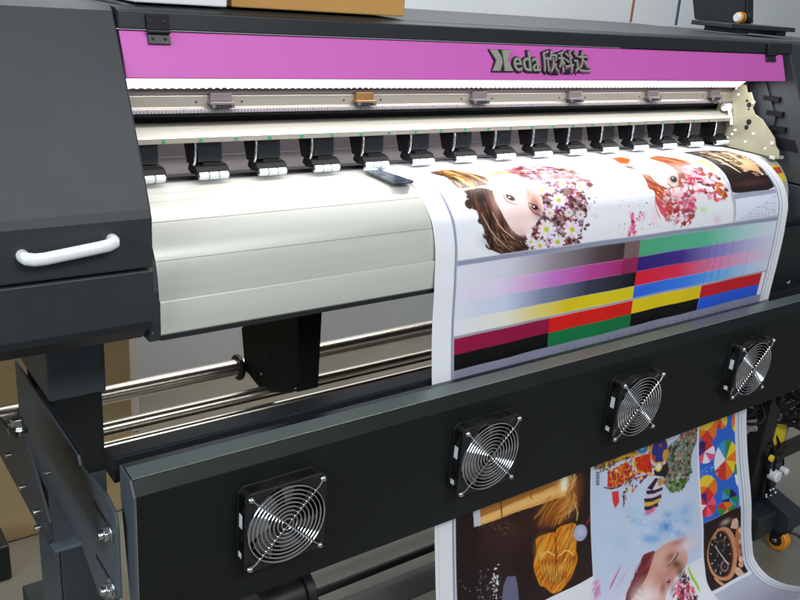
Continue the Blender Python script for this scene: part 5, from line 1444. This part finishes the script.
(2,200,220,250,79,1589,1713,3,1,0,2),
(2,200,220,250,79,1556,1673,3,1,0,2),
(2,200,220,250,79,1580,1714,3,1,0,2),
(2,200,220,250,79,1519,1661,3,1,0,2),
(2,200,220,250,79,1575,1686,3,1,0,2),
(2,200,220,250,79,1575,1706,3,1,0,2),
(2,200,220,250,79,1516,1681,3,1,0,2),
(2,200,220,250,79,1503,1680,3,1,0,2),
(2,200,220,250,79,1589,1709,3,1,0,2),
(2,200,220,250,79,1517,1695,3,1,0,2),
(2,200,220,250,79,1604,1692,3,1,0,2),
(2,200,220,250,79,1541,1712,3,1,0,2),
(2,200,220,250,79,1543,1677,3,1,0,2),
(2,200,220,250,79,1488,1687,3,1,0,2),
(2,200,220,250,79,1546,1670,3,1,0,2),
(2,200,220,250,79,1478,1662,3,1,0,2),
(2,200,220,250,79,1542,1688,3,1,0,2),
(2,200,220,250,79,1505,1667,3,1,0,2),
(2,200,220,250,79,1546,1708,3,1,0,2),
(2,200,220,250,79,1516,1682,3,1,0,2),
(3,0,0,0,0,1462,1880,1738,2200),
(0,40,22,22,99,1464,1896,1738,1896,1738,2200,1464,2200),
(1,74,44,36,59,1533,2188,65,23,-38,33),
(0,225,178,155,99,1658,1973,1673,1939,1703,1940,1715,1959,1713,1994),
(0,225,178,155,99,1668,2150,1700,2171,1705,2207,1683,2219,1663,2201,1654,2174),
(2,214,146,104,99,1593,2070,107,24,-11,118),
(2,120,70,45,99,1583,2067,89,20,-2,106),
(2,34,22,24,99,1579,2066,81,18,0,101),
(2,190,120,80,99,1714,2054,24,6,-3,73),
(2,235,195,170,99,1735,2007,19,6,0,14),
(2,225,170,140,99,1732,2059,18,6,-2,13),
(2,160,90,60,99,1729,2077,18,6,-2,13),
(2,235,190,165,99,1720,2134,17,6,-4,13),
(2,225,160,130,99,1712,2156,16,6,-7,12),
(0,205,140,100,99,1566,1944,1556,1949,1540,1962,1530,1972,1526,1980,1526,1985,1531,1988,1536,1986,1542,1979,1552,1969,1565,1955,1570,1947),
(0,215,160,120,99,1513,2152,1516,2161,1524,2178,1534,2193,1547,2205,1555,2209,1562,2207,1560,2200,1550,2188,1541,2174,1529,2159,1519,2151),
(0,220,190,170,99,1641,2088,1652,2091,1653,2088,1641,2084),
(0,220,190,170,99,1625,2122,1633,2131,1638,2130,1629,2121),
(0,220,190,170,99,1595,2141,1597,2153,1602,2153,1601,2142),
(0,220,190,170,99,1562,2140,1558,2151,1563,2153,1568,2142),
(0,220,190,170,99,1534,2119,1527,2128,1532,2131,1540,2122),
(0,220,190,170,99,1517,2084,1506,2087,1510,2091,1521,2088),
(0,220,190,170,99,1517,2044,1506,2040,1505,2044,1517,2047),
(0,220,190,170,99,1529,2009,1519,1999,1515,2001,1525,2010),
(0,220,190,170,99,1554,1988,1547,1976,1542,1975,1548,1988),
(0,220,190,170,99,1586,1988,1586,1976,1580,1974,1580,1987),
(0,220,190,170,99,1619,2010,1625,2001,1619,1998,1613,2007),
(0,220,190,170,99,1640,2047,1651,2044,1647,2040,1636,2043),
(2,80,60,60,89,1587,2032,35,11,-3,30),
(2,40,28,30,99,1587,2034,25,8,-2,22),
(2,150,120,120,79,1599,2127,31,10,-8,25),
(2,45,30,32,99,1599,2127,20,7,-4,17),
(0,230,220,220,99,1581,2066,1546,2018,1541,2018,1576,2066),
(0,230,220,220,99,1576,2066,1623,2127,1628,2126,1581,2065),
(2,170,150,150,69,1600,2055,4,1,0,4),
(2,170,150,150,69,1610,2012,4,1,0,4),
(2,170,150,150,69,1556,2068,4,1,-1,3),
(2,170,150,150,69,1547,1998,4,1,0,4),
(2,170,150,150,69,1589,2077,4,1,-1,3),
(2,170,150,150,69,1586,2113,4,1,-1,3),
(2,170,150,150,69,1555,2110,4,1,-1,3),
(2,170,150,150,69,1603,2131,4,1,-1,3),
(2,170,150,150,69,1565,2006,4,1,0,4),
(2,170,150,150,69,1610,2036,4,1,0,4),
(2,170,150,150,69,1534,2080,4,1,-1,3),
(2,170,150,150,69,1594,2092,4,1,-1,3),
(2,170,150,150,69,1539,2080,4,1,-1,3),
(2,170,150,150,69,1556,2058,4,1,0,3),
(1,240,200,180,59,1621,1935,39,-2,10,14),
]
def paint(nx,nt):
    xs=np.linspace(XL,XR,nx); ts=np.linspace(0,KT[-1],nt)
    dx=xs[1]-xs[0]; dt=ts[1]-ts[0]
    img=np.empty((nx,nt,3)); img[:]=lin((238,238,243))
    clip=[XL,0,XR,KT[-1]]
    def win(x0,x1,t0,t1):
        x0=max(x0,clip[0]);x1=min(x1,clip[2]);t0=max(t0,clip[1]);t1=min(t1,clip[3])
        i0=max(0,int(math.floor((x0-XL)/dx)));i1=min(nx,int(math.ceil((x1-XL)/dx))+1);j0=max(0,int(math.floor(t0/dt)));j1=min(nt,int(math.ceil(t1/dt))+1)
        return i0,i1,j0,j1
    def blend(w,cov,c):
        i0,i1,j0,j1=w; cov=cov*((xs[i0:i1]>=clip[0])&(xs[i0:i1]<=clip[2]))[:,None]*((ts[j0:j1]>=clip[1])&(ts[j0:j1]<=clip[3]))[None,:]
        img[i0:i1,j0:j1]=img[i0:i1,j0:j1]*(1-cov[...,None])+c*cov[...,None]
    def poly(p,c,a):
        w=win(p[:,0].min(),p[:,0].max(),p[:,1].min(),p[:,1].max())
        if w[0]>=w[1] or w[2]>=w[3]: return
        cov=0
        for ox in (-.25,.25):
            for oy in (-.25,.25):
                X=(xs[w[0]:w[1]]+ox*dx)[:,None]; Tt=(ts[w[2]:w[3]]+oy*dt)[None,:]; ins=np.zeros((w[1]-w[0],w[3]-w[2]),bool)
                for k in range(len(p)):
                    x1,y1=p[k-1];x2,y2=p[k]
                    if y1==y2: continue
                    ins^=((y1>Tt)!=(y2>Tt))&(X<(x2-x1)*(Tt-y1)/(y2-y1)+x1)
                cov=cov+ins*.25
        blend(w,cov*a,c)
    def rect(x0,x1,t0,t1,c,a=1.): poly(np.array([(x0,t0),(x1,t0),(x1,t1),(x0,t1)]),c,a)
    def inside(p,poly_):
        r=False
        for k in range(len(poly_)):
            (x1,y1),(x2,y2)=poly_[k-1],poly_[k]
            if (y1>p[1])!=(y2>p[1]) and p[0]<(x2-x1)*(p[1]-y1)/(y2-y1)+x1: r=not r
        return r
    def scatter(ln):     # 4: petals and dabs inside an outline, 5: strands curling round a centre
        kind,n,seed=ln[:3]; R=random.Random(seed)
        if kind==4: r=[v/1e5 for v in ln[3:7]]; a=ln[7]/99; rest=ln[8:]
        else: wd_,le=ln[3]/1e5,ln[4]/1e5; cen=(ln[5]/2000+XL,ln[6]/2000); a=ln[7]/99; rest=ln[8:]
        m_=rest[0]; pal=[np.array(lin(rest[1+3*i:4+3*i])) for i in range(m_)]
        P_=np.array(rest[1+3*m_:],float).reshape(-1,2)/2000; P_[:,0]+=XL
        lo=P_.min(0); hi=P_.max(0); k=0; tries=0
        while k<n and tries<n*30:
            tries+=1; p=(R.uniform(lo[0],hi[0]),R.uniform(lo[1],hi[1]))
            if not inside(p,P_): continue
            k+=1; c=pal[R.randrange(m_)]*R.uniform(.8,1.15)
            if kind==4:
                f=R.random(); rx=r[0]+(r[1]-r[0])*f; rt=r[2]+(r[3]-r[2])*f; th=R.random()*6; el=R.uniform(.5,1.)
                q_=[]
                for j in range(7):
                    b_=j*6.283/7; g_=R.uniform(.7,1.15); u,w_=g_*math.cos(b_),g_*el*math.sin(b_)
                    q_.append((p[0]+rx*(u*math.cos(th)-w_*math.sin(th)),p[1]+rt*(u*math.sin(th)+w_*math.cos(th))))
                poly(np.array(q_),c,a)
            else:
                d=np.array(p)-cen; rad=np.linalg.norm(d); a0=math.atan2(d[1],d[0]); L_=le*R.uniform(.4,1.)/rad; ww=wd_*R.uniform(.35,1.)/2; dr=R.uniform(-.10,.10)*le
                A_=[];B_=[]
                for j in range(7):
                    s_=j/6; an=a0+(s_-.5)*L_; rr_=rad+dr*(s_-.5)+.12*le*math.sin(s_*3+seed); wv_=ww*math.sin(math.pi*(s_*.9+.05))
                    q1=(cen[0]+(rr_+wv_)*math.cos(an),cen[1]+(rr_+wv_)*math.sin(an)); 
                    if not inside((cen[0]+rr_*math.cos(an),cen[1]+rr_*math.sin(an)),P_): continue
                    A_.append(q1); B_.append((cen[0]+(rr_-wv_)*math.cos(an),cen[1]+(rr_-wv_)*math.sin(an)))
                if len(A_)>2: poly(np.array(A_+B_[::-1]),c,a)
    def ramp(x0,x1,t0,t1,stops):
        w=win(x0,x1,t0,t1); X=xs[w[0]:w[1]]; c=np.stack([np.interp((X-x0)/(x1-x0),[s[0] for s in stops],[lin(s[1])[k] for s in stops]) for k in range(3)],-1)
        covt=np.clip((ts[w[2]:w[3]]-t0)/dt+.5,0,1)*np.clip((t1-ts[w[2]:w[3]])/dt+.5,0,1); covx=(X>=x0)&(X<=x1)
        blend(w,covx[:,None]*covt[None,:],c[:,None,:])
    for ln in ART:     # kind, red, green, blue, opacity, then half-millimetre positions on the sheet
        if ln[0]>3: scatter(ln); continue
        k='PBEC'[ln[0]]; c=np.array(lin(ln[1:4])); a=ln[4]/99; v=np.array(ln[5:],float)/2000
        if k=='C': clip[:]=[v[0]+XL,v[1],v[2]+XL,v[3]]; continue
        if k=='P': p=v.reshape(-1,2); p[:,0]+=XL; poly(p,c,a); continue
        o=v[:2]+(XL,0); A=np.array([[v[2],v[4]],[v[3],v[5]]]); 
        try: Ai=np.linalg.inv(A)
        except Exception: continue
        ex=abs(A[0,0])+abs(A[0,1]); et=abs(A[1,0])+abs(A[1,1]); K=1.6 if k=='B' else 1.05
        w=win(o[0]-ex*K,o[0]+ex*K,o[1]-et*K,o[1]+et*K)
        if w[0]>=w[1] or w[2]>=w[3]: continue
        X,Tt=np.meshgrid(xs[w[0]:w[1]]-o[0],ts[w[2]:w[3]]-o[1],indexing='ij'); u=Ai[0,0]*X+Ai[0,1]*Tt; q=Ai[1,0]*X+Ai[1,1]*Tt; r=np.sqrt(u*u+q*q)
        if k=='B': cov=np.exp(-(r*1.25)**2)*np.clip((1.6-r)*4,0,1)
        else: cov=np.clip((1-r)*math.sqrt(ex*et)/dx+.5,0,1)
        blend(w,cov*a,c)
    clip[:]=[XL,0,XR,KT[-1]]
    # colour test bars
    g1=(150,152,178)
    rect(.341,.3465,0.13,KT[-1],lin(g1)); rect(.3465,1.186,.284,.2925,lin(g1))
    rows=[.2925,.3235,.3515,.379,.4025]
    L=[[(0,(228,228,240)),(.25,(215,212,228)),(.5,(150,140,148)),(.75,(84,66,68)),(1,(38,24,26))],
       [(0,(230,228,242)),(.22,(232,215,240)),(.5,(205,120,205)),(.72,(190,70,150)),(1,(160,20,80))],
       [(0,(228,228,242)),(.25,(205,215,238)),(.45,(130,140,170)),(.7,(60,62,84)),(1,(12,12,16))],
       [(0,(234,234,242)),(.25,(236,232,215)),(.42,(232,215,130)),(.58,(226,200,30)),(1,(228,208,20))]]
    Rr=[[(0,(80,170,125)),(.45,(90,185,150)),(.7,(165,210,205)),(1,(222,228,240))],
        [(0,(52,30,120)),(.3,(70,50,140)),(.6,(150,140,205)),(1,(222,222,240))],
        [(0,(228,30,55)),(.3,(228,50,90)),(.6,(225,140,185)),(1,(220,215,238))],
        [(0,(45,105,225)),(.35,(60,130,235)),(.6,(105,180,240)),(1,(220,225,242))]]
    for i in range(4):
        ramp(.347,.763,rows[i],rows[i+1],L[i]); ramp(.763,1.180,rows[i],rows[i+1],Rr[i])
    rect(.722,.763,rows[0],rows[1],lin((124,98,98))); rect(.722,.763,rows[1],rows[2],lin((150,40,85)))
    rect(.3465,1.186,.4025,.4065,lin((165,165,180)))
    for x0,x1,a,b in ((.347,.5535,(150,18,66),(12,10,12)),(.5535,.764,(222,28,18),(20,118,66)),(.764,.9645,(232,205,22),(12,11,13)),(.9645,1.168,(205,28,42),(42,92,215))):
        rect(x0,x1,.4065,.4325,lin(a)); rect(x0,x1,.4325,.458,lin(b))
    rect(.3465,1.186,.458,.515,lin((140,142,162)))
    for x in (.968,.990,1.012,1.040,1.10): rect(x,x+.0012,.318 if x<1.1 else .34,.4025,lin((60,60,90)),.5)
    # borders between the pictures and along the right edge
    rect(1.0315,1.0365,0.16,.284,lin((190,190,205))); rect(.6865,.6885,.5,.94,lin((225,225,235)))
    rect(1.181,1.186,.0,1.25,lin((168,172,196))); rect(1.192,1.1955,.13,1.25,lin((186,194,212))); rect(1.203,1.205,.3,1.25,lin((180,200,208)),.7)
    rect(1.172,1.181,.50,1.10,lin((214,220,236)))
    rect(.3115,.3125,.5,1.25,lin((205,210,225)))
    rect(1.037,1.181,1.102,KT[-1],lin((196,198,216))); rect(1.037,1.181,1.1,1.106,lin((236,238,246)))
    for k in range(26):   # registration ticks in the grey margin
        x=.60+k*.0215; rect(x,x+.001,.468,.476,lin((40,40,50)),.8)
    return xs,ts,img
nx,nt=640,880
xs,ts,img=paint(nx,nt)
XX,TT=np.meshgrid(xs,ts,indexing='ij')
V=sheet(XX,TT)
# faint ripples of hanging vinyl
wv=np.clip((TT-.26)/.2,0,1); V[...,1]+=.0009*np.sin(XX*23+TT*3)*wv+.0006*np.sin(XX*57+1.3+TT*5)*wv
V[...,2]+=.0005*np.sin(XX*31)*(1-wv)*np.clip(TT/.1,0,1)
me=bpy.data.meshes.new('printed_banner')
idx=np.arange(nx*nt).reshape(nx,nt)
q=np.stack([idx[:-1,:-1],idx[:-1,1:],idx[1:,1:],idx[1:,:-1]],-1).reshape(-1,4)
me.vertices.add(nx*nt); me.vertices.foreach_set('co',V.reshape(-1).astype(np.float32))
me.loops.add(q.size); me.loops.foreach_set('vertex_index',q.reshape(-1).astype(np.int32))
me.polygons.add(len(q)); me.polygons.foreach_set('loop_start',(np.arange(len(q))*4).astype(np.int32)); 
me.update(calc_edges=True); me.validate()
me.polygons.foreach_set('use_smooth',np.ones(len(me.polygons),bool))
ca=me.color_attributes.new('print','FLOAT_COLOR','POINT')
rgba=np.ones((nx*nt,4),np.float32); rgba[:,:3]=img.reshape(-1,3); ca.data.foreach_set('color',rgba.reshape(-1))
m=bpy.data.materials.new('printed_vinyl'); m.use_nodes=True; nt_=m.node_tree; b=nt_.nodes['Principled BSDF']; at=nt_.nodes.new('ShaderNodeAttribute'); at.attribute_name='print'
nt_.links.new(at.outputs['Color'],b.inputs['Base Color']); b.inputs['Roughness'].default_value=.34; b.inputs['Specular IOR Level'].default_value=.35
me.materials.append(m)
ban=bpy.data.objects.new('printed_banner',me); COL.objects.link(ban)
sm=ban.modifiers.new('thickness','SOLIDIFY'); sm.thickness=.0005; sm.offset=-1
tag(ban,'wide printed vinyl banner of portraits and colour bars coming out of the printer','banner')
# media edge clamp
g=MB().prism([(.268,.238,.3932),(.297,.238,.3932),(.303,.158,.3932),(.297,.150,.3932),(.262,.152,.3932)],(0,0,.0022))
cp=thing('media_clamp','dark blue steel clamp strip lying flat at the banner left edge','clamp',(.28,.19,.389))
g.build('clamp_strip','clip',cp,bevel=.0004)
MB().box(.270,.294,.238,.246,.3935,.3965).build('clamp_tab','label_white',cp,bevel=.0008)

# ------------------------------------------------------------------ lamps
def area(name,loc,rot,sx,sy,power,col,spread=180):
    l=bpy.data.lights.new(name,'AREA'); l.shape='RECTANGLE'; l.size=sx; l.size_y=sy; l.energy=power; l.color=col; l.spread=math.radians(spread)
    o=bpy.data.objects.new(name,l); COL.objects.link(o); o.location=loc; o.rotation_euler=[math.radians(a) for a in rot]; return o
area('led_light',(.56,.205,.538),(-12,0,0),1.34,.02,2.8,(1.,.985,1.))
area('room_fill',(.2,-1.9,1.8),(55,0,0),1.8,.6,42,(.95,.98,1.0))  # added unseen lamp, low in front, to brighten upright faces
area('rear_panel_fill',(.56,.36,.4465),(-10,0,0),1.34,.02,.3,(1.,.97,1.))  # added lamp, not a machine part, lightening the shaded rear panel
area('room_fill',(.8,.85,2.5),(30,0,0),2.8,.4,72,(1,.98,.95))  # added unseen lamp behind the printer to brighten the wall
area('left_fill',(-2.2,-.6,1.2),(90,0,-75),1.4,1.2,34,(.82,.92,1.0))  # added soft lamp, not a window, lightening faces turned left
wd=bpy.data.worlds.new('World'); scene.world=wd; wd.use_nodes=True
wd.node_tree.nodes['Background'].inputs[0].default_value=(.62,.70,.78,1); wd.node_tree.nodes['Background'].inputs[1].default_value=.29

# ------------------------------------------------------------------ camera
cam=bpy.data.cameras.new('camera'); co=bpy.data.objects.new('camera',cam); COL.objects.link(co); scene.camera=co
yaw,pit,rol,foc=(0.6546098162408013, -0.3547759806988563, 0.08439332026344606, 851.4759501378784)
from mathutils import Matrix, Vector
fw=Vector((math.sin(yaw)*math.cos(pit),math.cos(yaw)*math.cos(pit),math.sin(pit))); r=fw.cross(Vector((0,0,1))).normalized(); u=r.cross(fw)
r2=math.cos(rol)*r+math.sin(rol)*u; u2=-math.sin(rol)*r+math.cos(rol)*u
Mx=Matrix((r2,u2,-fw)).transposed().to_4x4(); Mx.translation=Vector((-0.47463102897122317, -0.8467935559556601, 0.672141079220301)); co.matrix_world=Mx
cam.sensor_width=36; cam.lens=36*foc/800; cam.clip_start=.02; cam.clip_end=100
scene.render.resolution_x=1024; scene.render.resolution_y=768
scene.view_settings.view_transform='Standard'; scene.view_settings.look='None'; scene.view_settings.exposure=0; scene.view_settings.gamma=1
